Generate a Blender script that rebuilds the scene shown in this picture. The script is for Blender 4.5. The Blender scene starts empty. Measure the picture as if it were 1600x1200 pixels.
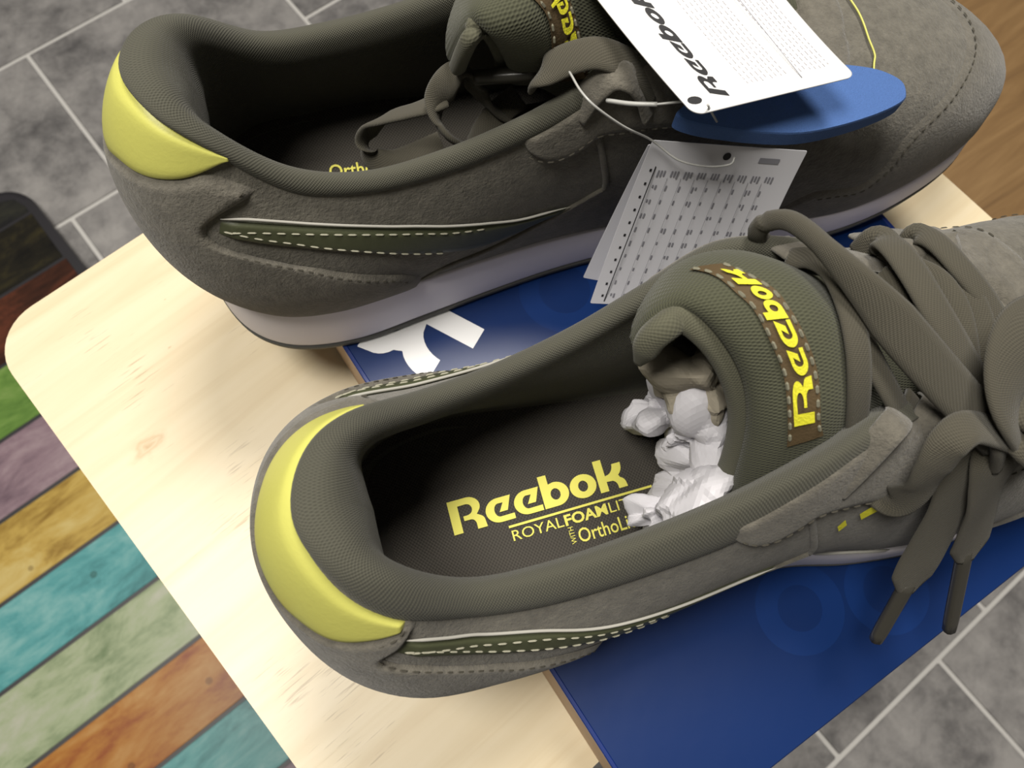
import bpy, bmesh, math, random
import numpy as np
from mathutils import Vector, Matrix
from mathutils.geometry import tessellate_polygon

# ------------------------------------------------------------------ camera, world, lights, exposure
S = bpy.context.scene
COL = S.collection
LID = 0.52            # height of the shoebox top
CAMH = 0.80           # camera height; the origin of x, y lies straight below the lens
R = np.array([[0.8320, -0.5131, 0.2112], [-0.5526, -0.8005, 0.2321], [0.0500, -0.3098, -0.9495]])
FPX = 1300.0
cd = bpy.data.cameras.new('camera'); cam = bpy.data.objects.new('camera', cd); COL.objects.link(cam)
cd.sensor_width = 36; cd.lens = FPX / 1600 * 36; cd.clip_start = 0.01; cd.clip_end = 50
m = Matrix.Identity(4)
for i in range(3):
    m[i][0] = R[i, 0]; m[i][1] = -R[i, 1]; m[i][2] = -R[i, 2]
m[2][3] = CAMH
cam.matrix_world = m
cd.dof.use_dof = True; cd.dof.focus_distance = 0.235; cd.dof.aperture_fstop = 24
S.camera = cam
W = bpy.data.worlds.new('room'); S.world = W; W.use_nodes = True
bg = W.node_tree.nodes['Background']; bg.inputs[0].default_value = (1.0, 0.97, 0.93, 1); bg.inputs[1].default_value = 0.20

def area(name, loc, target, size, power, color):
    l = bpy.data.lights.new(name, 'AREA'); l.shape = 'DISK'; l.size = size; l.energy = power; l.color = color
    o = bpy.data.objects.new(name, l); COL.objects.link(o); o.location = loc
    o.rotation_euler = (Vector(target) - Vector(loc)).to_track_quat('-Z', 'Y').to_euler()
    return o
area('ceiling_lamp', (-0.48, 0.34, 2.36), (0.05, 0.08, 0.5), 0.60, 36, (1.0, 0.955, 0.88))
area('second_ceiling_lamp', (0.55, 0.62, 2.36), (0.1, 0.08, 0.5), 0.60, 34, (1.0, 0.95, 0.88))
vs = S.view_settings; vs.view_transform = 'Standard'; vs.look = 'None'; vs.gamma = 1; vs.use_curve_mapping = False
vs.exposure = 0.0

# ------------------------------------------------------------------ geometry helpers
#@GEO
FRAME = {'A': ((-0.0307, 0.0479), math.radians(-16.3), 1.0), 'B': ((-0.0122, 0.1684), math.radians(-18.8), -1.0)}

def world_at(px, py, z):
    """point of the photo's pixel at height z above the box top (x, y, z-LID)"""
    w = R @ np.array([(px - 800) / FPX, (py - 600) / FPX, 1.0])
    w = w * (-(CAMH - LID - z) / w[2])
    return np.array([w[0], w[1], z])

def to_local(s, q):
    (ox, oy), a, mm = FRAME[s]
    c, n = math.cos(a), math.sin(a); dx, dy = q[0] - ox, q[1] - oy
    return np.array([c * dx + n * dy, mm * (-n * dx + c * dy), q[2]])

def loc(s, px, py, z):
    return to_local(s, world_at(px, py, z))

def cr(P, t, closed=False):
    """Catmull-Rom through the rows of P at parameters t (in row units)"""
    P = np.asarray(P, float); t = np.asarray(t, float); n = len(P)
    if closed:
        t = np.mod(t, n); i = np.floor(t).astype(int); g = lambda k: P[np.mod(i + k, n)]
    else:
        t = np.clip(t, 0, n - 1); i = np.minimum(np.floor(t).astype(int), n - 2)
        Q = np.vstack([2 * P[:1] - P[1:2], P, 2 * P[-1:] - P[-2:-1]]); g = lambda k: Q[i + k + 1]
    u = (t - i)[..., None]
    a, b, c, d = g(-1), g(0), g(1), g(2)
    return 0.5 * (2 * b + (c - a) * u + (2 * a - 5 * b + 4 * c - d) * u**2 + (3 * b - a - 3 * c + d) * u**3)

def smooth(P, n, closed=False):
    P = np.asarray(P, float)
    return cr(P, np.linspace(0, len(P) if closed else len(P) - 1, n, endpoint=not closed), closed)

# stations around a right shoe, from the heel along the outer side to the toe and back: base x, y / opening x, y, z
ST = STA = np.array([
 [.0130, .0000, .0180, .0000, .1050], [.0185, -.0225, .0225, -.0115, .1035], [.0310, -.0350, .0320, -.0190, .0975],
 [.0520, -.0385, .0480, -.0245, .0800], [.0780, -.0390, .0670, -.0262, .0770], [.1050, -.0370, .0900, -.0260, .0805],
 [.1300, -.0360, .1120, -.0247, .0880], [.1520, -.0385, .1300, -.0220, .0985], [.1720, -.0440, .1450, -.0180, .1030],
 [.1920, -.0470, .1630, -.0160, .0985], [.2120, -.0475, .1820, -.0140, .0925], [.2320, -.0460, .1950, -.0120, .0868],
 [.2550, -.0405, .2055, -.0088, .0820], [.2780, -.0270, .2120, -.0040, .0795], [.2985, .0060, .2140, .0010, .0787],
 [.2855, .0260, .2120, .0060, .0795], [.2620, .0360, .2055, .0108, .0820], [.2360, .0400, .1950, .0140, .0868],
 [.2120, .0385, .1820, .0160, .0925], [.1920, .0350, .1630, .0195, .0985], [.1720, .0310, .1480, .0285, .1030],
 [.1500, .0285, .1300, .0360, .0990], [.1280, .0290, .1120, .0340, .0900], [.1040, .0315, .0920, .0305, .0815],
 [.0780, .0350, .0690, .0272, .0785], [.0520, .0380, .0490, .0240, .0830], [.0310, .0345, .0320, .0188, .0980],
 [.0185, .0225, .0225, .0115, .1040]])
STA[12:17, 2] -= [.006, .009, .010, .009, .006]; STA[12:17, 4] += [.0025, .0035, .004, .0035, .0025]; STB = STA.copy();  STB[19:24, 2:] = [[.1630, .0180, .0985], [.1470, .0230, .1040], [.1320, .0255, .0990], [.1140, .0265, .0890], [.0920, .0265, .0805]]
STS = {'A': STA, 'B': STB}
# per station: outward bulge low, outward reach of the upper control, its drop, lowest v of the padded collar
PR = np.array([
 [.020, .018, .022, 0.960], [.019, .017, .022, 0.930], [.017, .016, .022, 0.865], [.015, .015, .018, 0.885], [.014, .014, .016, 0.855],
 [.012, .013, .017, 0.825], [.010, .012, .018, 0.805], [.007, .012, .020, 0.830], [.005, .012, .016, 0.930], [.004, .016, .010, 1.000],
 [.005, .019, .007, 1.000], [.005, .021, .005, 1.000], [.005, .026, .004, 1.000], [.005, .031, .003, 1.000], [.006, .034, .003, 1.000],
 [.005, .031, .003, 1.000], [.005, .026, .004, 1.000], [.005, .021, .005, 1.000], [.005, .019, .007, 1.000], [.004, .016, .010, 1.000],
 [.004, .010, .016, 0.950], [.005, .008, .020, 0.900], [.005, .007, .018, 0.895], [.006, .008, .017, 0.898], [.007, .007, .016, 0.905],
 [.009, .009, .018, 0.898], [.013, .013, .022, 0.950], [.019, .017, .022, 0.965]])
NS = 28

def spring(x):
    return 0.018 * np.clip((np.asarray(x) - .20) / .107, 0, 1)**2

def midtop(x):
    x = np.asarray(x)
    return .026 - .009 * np.clip((x - .06) / .16, 0, 1) + spring(x)

def base(st):
    P = cr(ST[:, :2], st, True)
    return np.concatenate([P, (midtop(P[..., 0]) - .002)[..., None]], -1)

def outn(st):
    d = cr(ST[:, :2], np.asarray(st) + .05, True) - cr(ST[:, :2], np.asarray(st) - .05, True)
    n = np.stack([d[..., 1], -d[..., 0]], -1); n /= np.linalg.norm(n, axis=-1, keepdims=True)
    return np.concatenate([n, np.zeros(n.shape[:-1] + (1,))], -1)

def crest(st):
    return cr(ST[:, 2:], st, True)

def prof(st):
    return cr(PR, st, True)

def U(st, v):
    """outer surface of the upper: v = 0 at the sole, 1 at the opening"""
    st = np.asarray(st, float); v = np.asarray(v, float)[..., None]
    b, c, n, p = base(st), crest(st), outn(st), prof(st)
    h = (c[..., 2] - b[..., 2])[..., None]; up = np.array([0, 0, 1.0])
    toe = (np.clip((b[..., 0] - .19) / .06, 0, 1))[..., None]
    p1 = b + n * p[..., :1] + up * h * (.42 + .12 * toe)
    p2 = c + n * p[..., 1:2] - up * p[..., 2:3]
    return b * (1 - v)**3 + 3 * p1 * v * (1 - v)**2 + 3 * p2 * v**2 * (1 - v) + c * v**3

def Un(st, v):
    e = 1e-3
    a = U(np.asarray(st) + e * 10, v) - U(np.asarray(st) - e * 10, v)
    v0 = np.clip(np.asarray(v) - e, 0, 1); v1 = np.clip(np.asarray(v) + e, 0, 1)
    b = U(st, v1) - U(st, v0)
    n = np.cross(a, b); n /= np.linalg.norm(n, axis=-1, keepdims=True) + 1e-12
    return n

def collar_grid(sts, m=26):
    """padded lining from the seam over the rim and down to the insole"""
    sts = np.asarray(sts, float)
    vsv = np.clip(prof(sts)[:, 3], 0, 1)
    A = U(sts, vsv); An = Un(sts, vsv); C = crest(sts); n = outn(sts); b = base(sts); up = np.array([0, 0, 1.0])
    iz = .034 - .010 * np.clip((b[:, 0] - .05) / .16, 0, 1) + spring(b[:, 0])
    ins = b - n * .006; ins[:, 2] = iz - .002
    k = np.clip((vsv - .985) / .015, 0, 1)[:, None]; w = 1 - k * .85
    ds = np.abs((sts + 14) % 28 - 14)[:, None]; g = np.exp(-(ds / 1.25)**2); ki = (.0042 + .0085 * g) * (1 - .6 * k)
    m1 = U(sts, vsv + (1 - vsv) * .45); n1 = Un(sts, vsv + (1 - vsv) * .45)
    P = np.stack([A - An * .0012, A + An * .0003 * w, m1 + n1 * .0016 * w, C + n * .0006 * w + up * .0004 * w,
                  C - n * ki * .45 + up * .0002 * w, C - n * ki * .85 - up * (.0022 + .0045 * g), C - n * ki - up * (.008 + .008 * g),
                  C * .62 + ins * .38 - n * ki * .9, C * .3 + ins * .7 - n * .0015, ins + up * .002, ins - n * .004], 1)
    t = np.linspace(0, P.shape[1] - 1, m)
    return np.stack([cr(P[i], t) for i in range(len(sts))], 0)
#@END

def mesh_from(name, V, F, mat=None, parent=None, uv=None, smooth_=True, mm=1.0):
    V = np.array(V, float)
    if mm < 0:
        V = V * np.array([1, -1, 1]); F = [tuple(reversed(f)) for f in F]
        if uv is not None and not isinstance(uv, dict): uv = [list(reversed(u)) for u in uv]
    me = bpy.data.meshes.new(name); me.from_pydata([tuple(v) for v in V], [], [tuple(int(i) for i in f) for f in F])
    if uv is not None:
        L = me.uv_layers.new(name='UVMap'); flat = [c for f in uv for p in f for c in p]
        L.data.foreach_set('uv', flat)
    if smooth_: me.polygons.foreach_set('use_smooth', [True] * len(me.polygons))
    if mat: me.materials.append(mat)
    me.update()
    o = bpy.data.objects.new(name, me); COL.objects.link(o)
    if parent: o.parent = parent
    return o

def grid(name, P, mat, parent=None, closed=False, flip=False, mm=1.0, extra=None):
    """surface through a grid of points P[i][j]; metric UVs"""
    P = np.asarray(P, float); a, b = P.shape[:2]
    V = P.reshape(-1, 3)
    du = np.linalg.norm(np.diff(P, axis=0), axis=-1).mean(1); u = np.concatenate([[0], np.cumsum(du)])
    if closed: u = np.append(u, u[-1] + np.linalg.norm(P[0] - P[-1], axis=-1).mean())
    dv = np.linalg.norm(np.diff(P, axis=1), axis=-1).mean(0); v = np.concatenate([[0], np.cumsum(dv)])
    F, T = [], []
    for i in range(a if closed else a - 1):
        i2 = (i + 1) % a
        for j in range(b - 1):
            f = (i * b + j, i2 * b + j, i2 * b + j + 1, i * b + j + 1)
            t = [(u[i], v[j]), (u[i + 1], v[j]), (u[i + 1], v[j + 1]), (u[i], v[j + 1])]
            if flip: f = f[::-1]; t = t[::-1]
            F.append(f); T.append(t)
    return mesh_from(name, V, F, mat, parent, T, True, mm)

def slab_on(name, lo, hi, mat, parent, mm, off=.0012, ns=60, nv=8, u2=None, u3=None):
    """a thin pad lying on the upper between two boundary paths of (station, v)"""
    lo, hi = smooth(lo, ns), smooth(hi, ns)
    w = np.linspace(0, 1, nv); P = []
    for i in range(ns):
        q = lo[i][None] * (1 - w[:, None]) + hi[i][None] * w[:, None]
        e = off * np.clip(1 - np.abs(2 * w - 1)**8, 0, 1)
        end = min(1, 3.0 * min(i, ns - 1 - i) / (ns - 1) * 6)
        P.append(U(q[:, 0], q[:, 1]) + Un(q[:, 0], q[:, 1]) * ((e * end)[:, None] + .00005 - .0004 * (e == 0)[:, None]))
    return grid(name, np.array(P), mat, parent, mm=mm)

def tube(name, pts, r, mat, parent=None, n=8, mm=1.0, closed=False, samples=None):
    P = smooth(pts, samples or max(8, len(pts) * 6), closed) if len(pts) > 2 else np.asarray(pts, float)
    return grid_tube(name, P, lambda k: (r, r), mat, parent, n, mm, closed)

def frames(P, closed=False, ups=None):
    T = np.gradient(P, axis=0); T /= np.linalg.norm(T, axis=1, keepdims=True) + 1e-12
    N = []
    ref = np.array([0, 0, 1.0])
    if abs(T[0] @ ref) > .9: ref = np.array([1.0, 0, 0])
    for i in range(len(P)):
        r = ups[i] if ups is not None else ref
        nn = r - (r @ T[i]) * T[i]
        nn /= np.linalg.norm(nn) + 1e-12; N.append(nn); ref = nn
    N = np.array(N); return T, N, np.cross(T, N)

def grid_tube(name, P, rad, mat, parent=None, n=8, mm=1.0, closed=False, ups=None, cap=True):
    P = np.asarray(P, float); T, N, Bv = frames(P, closed, ups); K = len(P); V, F, UVs = [], [], []
    a = np.linspace(0, 2 * np.pi, n, endpoint=False)
    s = np.concatenate([[0], np.cumsum(np.linalg.norm(np.diff(P, axis=0), axis=1))])
    per = 0
    for i in range(K):
        rw, rt = rad(i / (K - 1)); per = max(per, 2 * rw + 2 * rt)
        for x in a:
            cx, sx = math.cos(x), math.sin(x)
            q = .75
            V.append(P[i] + Bv[i] * rw * math.copysign(abs(cx)**q, cx) + N[i] * rt * math.copysign(abs(sx)**q, sx))
    for i in range(K if closed else K - 1):
        i2 = (i + 1) % K
        for j in range(n):
            j2 = (j + 1) % n
            F.append((i * n + j, i2 * n + j, i2 * n + j2, i * n + j2))
            s2 = s[i + 1] if i + 1 < K else s[i] + .001
            UVs.append([(s[i], per * j / n), (s2, per * j / n), (s2, per * (j + 1) / n), (s[i], per * (j + 1) / n)])
    if not closed and cap:
        F.append(tuple(range(n))[::1]); UVs.append([(0, 0)] * n)
        F.append(tuple((K - 1) * n + j for j in range(n))[::-1]); UVs.append([(0, 0)] * n)
    return mesh_from(name, V, F, mat, parent, UVs, True, mm)

def ribbon(name, pts, mat, parent, mm=1.0, w=.0042, t=.0011, roll=None, samples=None, taper=None, up=(0, 0, 1)):
    """a flat woven lace through pts; roll = twist in degrees at each point"""
    P0 = np.asarray(pts, float); k = samples or max(12, len(P0) * 8)
    P = smooth(P0, k)
    T = np.gradient(P, axis=0); T /= np.linalg.norm(T, axis=1, keepdims=True)
    ro = np.radians(smooth(np.array(roll if roll is not None else [0] * len(P0))[:, None], k)[:, 0])
    ups = []; last = np.array(up, float)
    for i in range(k):
        r = np.array(up, float) * .6 + last * .4
        nn = r - (r @ T[i]) * T[i]; nn /= np.linalg.norm(nn) + 1e-9; last = nn
        b = np.cross(T[i], nn)
        ups.append(nn * math.cos(ro[i]) + b * math.sin(ro[i]))
    f = taper or (lambda x: 1.0)
    return grid_tube(name, P, lambda x: (w * f(x), t * (.6 + .4 / max(f(x), .3))), mat, parent, 12, mm, ups=ups)

def box_bm(bm, lo, hi, bev=0.0, seg=2):
    v = [bm.verts.new((x, y, z)) for x in (lo[0], hi[0]) for y in (lo[1], hi[1]) for z in (lo[2], hi[2])]
    fs = [bm.faces.new([v[i] for i in f]) for f in ((0, 1, 3, 2), (4, 6, 7, 5), (0, 4, 5, 1), (2, 3, 7, 6), (0, 2, 6, 4), (1, 5, 7, 3))]
    if bev:
        es = list({e for f in fs for e in f.edges})
        bmesh.ops.bevel(bm, geom=es, offset=bev, segments=seg, profile=.5, affect='EDGES')

def bm_obj(name, bm, mat, parent=None, smooth_=False):
    me = bpy.data.meshes.new(name); bmesh.ops.recalc_face_normals(bm, faces=bm.faces); bm.to_mesh(me); bm.free()
    if smooth_: me.polygons.foreach_set('use_smooth', [True] * len(me.polygons))
    if mat: me.materials.append(mat)
    o = bpy.data.objects.new(name, me); COL.objects.link(o)
    if parent: o.parent = parent
    return o

def box(name, lo, hi, mat, parent=None, bev=0.0, seg=2):
    bm = bmesh.new(); box_bm(bm, lo, hi, bev, seg); return bm_obj(name, bm, mat, parent)

def rounded(x0, x1, y0, y1, r, n=8):
    out = []
    for cx, cy, a0 in ((x1 - r, y1 - r, 0), (x0 + r, y1 - r, 90), (x0 + r, y0 + r, 180), (x1 - r, y0 + r, 270)):
        for k in range(n + 1):
            a = math.radians(a0 + 90 * k / n); out.append((cx + r * math.cos(a), cy + r * math.sin(a)))
    return out

def prism(name, poly, z0, z1, mat, parent=None, bev=0.0, seg=3, both=False):
    bm = bmesh.new()
    a = [bm.verts.new((x, y, z0)) for x, y in poly]; b = [bm.verts.new((x, y, z1)) for x, y in poly]; n = len(poly)
    top = bm.faces.new(b); bot = bm.faces.new(a[::-1])
    for i in range(n): bm.faces.new((a[i], a[(i + 1) % n], b[(i + 1) % n], b[i]))
    if bev:
        es = list(top.edges) + (list(bot.edges) if both else [])
        bmesh.ops.bevel(bm, geom=es, offset=bev, segments=seg, profile=.5, affect='EDGES')
    return bm_obj(name, bm, mat, parent)

def thing(name, label, cat, loc_=(0, 0, 0), rz=0.0, group=None):
    o = bpy.data.objects.new(name, None); COL.objects.link(o); o.location = loc_; o.rotation_euler = (0, 0, rz)
    o.empty_display_size = .02
    return tag(o, label, cat, group)

def tag(o, label, cat=None, group=None):
    o['label'] = label
    if cat: o['category'] = cat
    if group: o['group'] = group
    return o

# ------------------------------------------------------------------ lettering
def arc(cx, cy, rx, ry, a0, a1, n=10):
    return [(cx + rx * math.cos(math.radians(a0 + (a1 - a0) * k / n)), cy + ry * math.sin(math.radians(a0 + (a1 - a0) * k / n))) for k in range(n + 1)]

def glyph(ch):
    w = .235
    if ch == 'R':
        out = [(0, 0), (0, 1), (.50, 1)] + arc(.50, .70, .33, .30, 90, -35, 12) + [(.70, .44)] + arc(.58, .22, .30, .22, 50, 0, 6) + [(.90, 0), (.64, 0)] \
            + arc(.50, .16, .14, .17, 0, 75, 6) + [(.34, .33), (.34, .47), (.44, .47)] + arc(.46, .64, .15, .165, -80, 90, 10) + [(.245, .80), (.245, 0)]
        return [out], .93
    if ch == 'e':
        out = [(.74, 0), (.36, 0)] + arc(.36, .365, .36, .365, 270, 90, 16) + [(.74, .73), (.585, .30), (.36, .30), (.44, .45), (.50, .56)] \
            + arc(.37, .365, .135, .20, 80, 275, 12) + [(.74, .17)]
        return [out], .78
    if ch == 'b':
        out = [(0, 0), (0, 1), (w, 1), (w, .70), (.36, .73)] + arc(.38, .365, .36, .365, 85, -90, 16) + [(0, 0)]
        return [out[:-1], arc(.37, .365, .135, .175, 0, 360, 16)[:-1]], .78
    if ch == 'o':
        return [arc(.37, .365, .37, .365, 0, 360, 28)[:-1], arc(.37, .365, .135, .17, 0, 360, 18)[:-1]], .79
    if ch == 'k':
        out = [(0, 0), (0, 1), (w, 1), (w, .47)] + arc(.24, .80, .26, .33, -80, 0, 8)[1:-1] + [(.50, .78), (.745, .78)] + arc(.46, .72, .28, .36, 0, -60, 6)[1:] \
            + [(.62, .36)] + arc(.50, .12, .26, .24, 60, 0, 5) + [(.775, 0), (.52, 0)] + arc(.36, .08, .16, .20, 0, 75, 6) + [(w, .29), (w, 0)]
        return [out], .80
    return [[(0, 0)]], .5

def logo(mapf, height, ital=0.0, dense=0.0):
    """triangles of the word mark; mapf sends (x, y) to a 3-D point"""
    V, F, x = [], [], 0.0
    for ch in 'Reebok':
        loops, adv = glyph(ch)
        L3 = [[Vector((px, py, 0)) for px, py in lp] for lp in loops]
        flat = [p for lp in loops for p in lp]; o = len(V)
        for px, py in flat: V.append(mapf((x + px + ital * py) * height, py * height))
        F += [(o + a, o + b, o + c) for a, b, c in tessellate_polygon(L3)]
        x += adv
    return V, F

LOGOW = .93 + .78 * 2 + .78 + .79 + .80

def fonttext(txt, mapf, size, bold=0.0):
    c = bpy.data.curves.new('t', 'FONT'); c.body = txt; c.size = size; c.offset = bold; c.resolution_u = 3
    o = bpy.data.objects.new('t', c); COL.objects.link(o)
    dg = bpy.context.evaluated_depsgraph_get(); me = o.evaluated_get(dg).to_mesh()
    V = [mapf(v.co.x, v.co.y) for v in me.vertices]; F = [tuple(p.vertices) for p in me.polygons]
    wid = max((v.co.x for v in me.vertices), default=0)
    o.evaluated_get(dg).to_mesh_clear(); bpy.data.objects.remove(o); bpy.data.curves.remove(c)
    return V, F, wid

def merge(parts):
    V, F = [], []
    for v, f in parts:
        o = len(V); V += list(v); F += [tuple(i + o for i in q) for q in f]
    return V, F

# ------------------------------------------------------------------ materials
def nodes(name):
    mt = bpy.data.materials.new(name); mt.use_nodes = True; nt = mt.node_tree
    return mt, nt, nt.nodes['Principled BSDF']

def nd(nt, kind, **kw):
    n = nt.nodes.new(kind)
    for k, v in kw.items():
        if k.startswith('i_'):
            key = k[2:]; n.inputs[int(key) if key.isdigit() else key].default_value = v
        else: setattr(n, k, v)
    return n

def ramp(nt, stops):
    r = nt.nodes.new('ShaderNodeValToRGB'); e = r.color_ramp.elements
    e[0].position, e[0].color = stops[0][0], (*stops[0][1], 1); e[1].position, e[1].color = stops[-1][0], (*stops[-1][1], 1)
    for p, c in stops[1:-1]:
        q = e.new(p); q.color = (*c, 1)
    return r

def plain(name, col, rough=.5, coat=0.0, bump=0.0, bscale=300, var=0.0, spec=.5, sheen=0.0, vscale=None):
    mt, nt, b = nodes(name)
    b.inputs['Base Color'].default_value = (*col, 1); b.inputs['Roughness'].default_value = rough
    b.inputs['Specular IOR Level'].default_value = spec; b.inputs['Coat Weight'].default_value = coat; b.inputs['Coat Roughness'].default_value = .12
    b.inputs['Sheen Weight'].default_value = sheen; b.inputs['Sheen Roughness'].default_value = .5
    if bump or var:
        tc = nd(nt, 'ShaderNodeTexCoord')
        nz = nd(nt, 'ShaderNodeTexNoise', i_Scale=bscale, i_Detail=4.0, i_Roughness=.65); nt.links.new(tc.outputs['Object'], nz.inputs['Vector'])
        if bump:
            bp = nd(nt, 'ShaderNodeBump', i_Strength=min(1, bump), i_Distance=.0006); nt.links.new(nz.outputs['Fac'], bp.inputs['Height'])
            nt.links.new(bp.outputs['Normal'], b.inputs['Normal'])
        if var:
            n2 = nd(nt, 'ShaderNodeTexNoise', i_Scale=vscale or bscale * .12, i_Detail=6.0, i_Roughness=.7); nt.links.new(tc.outputs['Object'], n2.inputs['Vector'])
            rp = ramp(nt, [(.3, [c * (1 - var) for c in col]), (.7, [min(1, c * (1 + var)) for c in col])])
            nt.links.new(n2.outputs['Fac'], rp.inputs['Fac']); nt.links.new(rp.outputs['Color'], b.inputs['Base Color'])
    return mt

def woven(name, col, fu, fv, strength=.6, rough=.9, dark=.55, diag=0.0, dist=.0004):
    """knit or weave from metric UVs: fu, fv threads per metre"""
    mt, nt, b = nodes(name); b.inputs['Roughness'].default_value = rough; b.inputs['Sheen Weight'].default_value = .12; b.inputs['Specular IOR Level'].default_value = .25
    uv = nd(nt, 'ShaderNodeUVMap'); sp = nd(nt, 'ShaderNodeSeparateXYZ'); nt.links.new(uv.outputs['UV'], sp.inputs[0])
    def sine(a, f, bsock=None, g=0.0):
        mu = nd(nt, 'ShaderNodeMath', operation='MULTIPLY', i_1=f * 2 * math.pi); nt.links.new(a, mu.inputs[0]); src = mu.outputs[0]
        if bsock is not None and g:
            m2 = nd(nt, 'ShaderNodeMath', operation='MULTIPLY_ADD', i_1=g * 2 * math.pi); nt.links.new(bsock, m2.inputs[0]); nt.links.new(src, m2.inputs[2]); src = m2.outputs[0]
        s = nd(nt, 'ShaderNodeMath', operation='SINE'); nt.links.new(src, s.inputs[0]); return s.outputs[0]
    a = sine(sp.outputs[0], fu, sp.outputs[1], diag * fv); c = sine(sp.outputs[1], fv, sp.outputs[0], -diag * fu)
    mu = nd(nt, 'ShaderNodeMath', operation='MULTIPLY'); nt.links.new(a, mu.inputs[0]); nt.links.new(c, mu.inputs[1])
    sc = nd(nt, 'ShaderNodeMath', operation='MULTIPLY_ADD', i_1=.5, i_2=.5); nt.links.new(mu.outputs[0], sc.inputs[0])
    bp = nd(nt, 'ShaderNodeBump', i_Strength=strength, i_Distance=dist); nt.links.new(sc.outputs[0], bp.inputs['Height']); nt.links.new(bp.outputs['Normal'], b.inputs['Normal'])
    rp = ramp(nt, [(.0, [x * dark for x in col]), (.75, col)]); nt.links.new(sc.outputs[0], rp.inputs['Fac'])
    nt.links.new(rp.outputs['Color'], b.inputs['Base Color'])
    return mt

M = {}
M['suede'] = plain('suede', (.128, .119, .097), .95, bump=.9, bscale=900, var=.28, spec=.15, sheen=.25, vscale=260)
M['suede_pad'] = plain('suede_overlay', (.130, .120, .098), .95, bump=.9, bscale=900, var=.26, spec=.15, sheen=.25, vscale=220)
M['knit'] = woven('collar_knit', (.084, .082, .062), 1150, 1000, .55, dark=.66, diag=.0)
M['tongue'] = woven('tongue_mesh', (.078, .080, .050), 420, 1250, .6, dark=.58)
M['tongue_edge'] = woven('tongue_lining', (.10, .098, .066), 1300, 1300, .4, dark=.75)
M['insole'] = woven('insole_cloth', (.062, .056, .047), 900, 900, .7, dark=.5)
M['yellow'] = plain('yellow_leather', (.56, .55, .13), .42, bump=.12, bscale=700, spec=.4)
M['print_yellow'] = plain('yellow_print', (.62, .58, .10), .7)
M['emb_yellow'] = plain('yellow_embroidery', (.74, .70, .03), .7, bump=.5, bscale=1500)
M['midsole'] = plain('midsole_foam', (.72, .69, .74), .6, bump=.08, bscale=500)
M['outsole'] = plain('outsole_rubber', (.075, .075, .068), .7, bump=.2, bscale=900)
M['stripe'] = plain('stripe_leather', (.058, .064, .032), .5, bump=.15, bscale=900)
M['piping'] = plain('white_piping', (.38, .37, .33), .75)
M['thread'] = plain('stitch_thread', (.22, .21, .15), .85)
M['thread_dark'] = plain('stitch_thread_dark', (.05, .045, .033), .9)
M['thread_light'] = plain('stitch_thread_pale', (.30, .29, .22), .85)
M['lace'] = woven('lace_weave', (.080, .073, .054), 1500, 2100, .5, dark=.7, diag=.5)
M['aglet'] = plain('aglet_plastic', (.045, .042, .034), .3)
M['patch'] = plain('label_cloth', (.085, .055, .022), .8, bump=.4, bscale=1500)
M['paper'] = plain('tissue_paper', (.56, .55, .58), .85, spec=.2)
M['paper_beige_shaded'] = plain('shaded_beige_tissue', (.30, .27, .21), .85, spec=.2)  # beige with the shade under the tongue rim mixed into the colour
M['tag'] = plain('card_white', (.80, .80, .80), .4)
M['booklet'] = plain('booklet_paper', (.66, .66, .70), .4)
M['ink'] = plain('black_ink', (.012, .012, .014), .5)
M['ink_grey'] = plain('grey_ink', (.24, .24, .27), .6)
M['ink_faint'] = plain('faint_ink', (.62, .60, .63), .6)
M['foam'] = plain('blue_foam', (.075, .165, .43), .9, bump=.8, bscale=3500, var=.10, vscale=2200)
M['clear'] = plain('clear_nylon', (.42, .42, .40), .3)
M['kraft'] = plain('kraft_card', (.46, .33, .22), .8, var=.10, bscale=200)
M['white_print'] = plain('white_print', (.80, .80, .80), .35, coat=.3)
M['grout'] = plain('grout', (.46, .45, .43), .9)
M['dark'] = plain('dark_board', (.012, .011, .014), .45)

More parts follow.
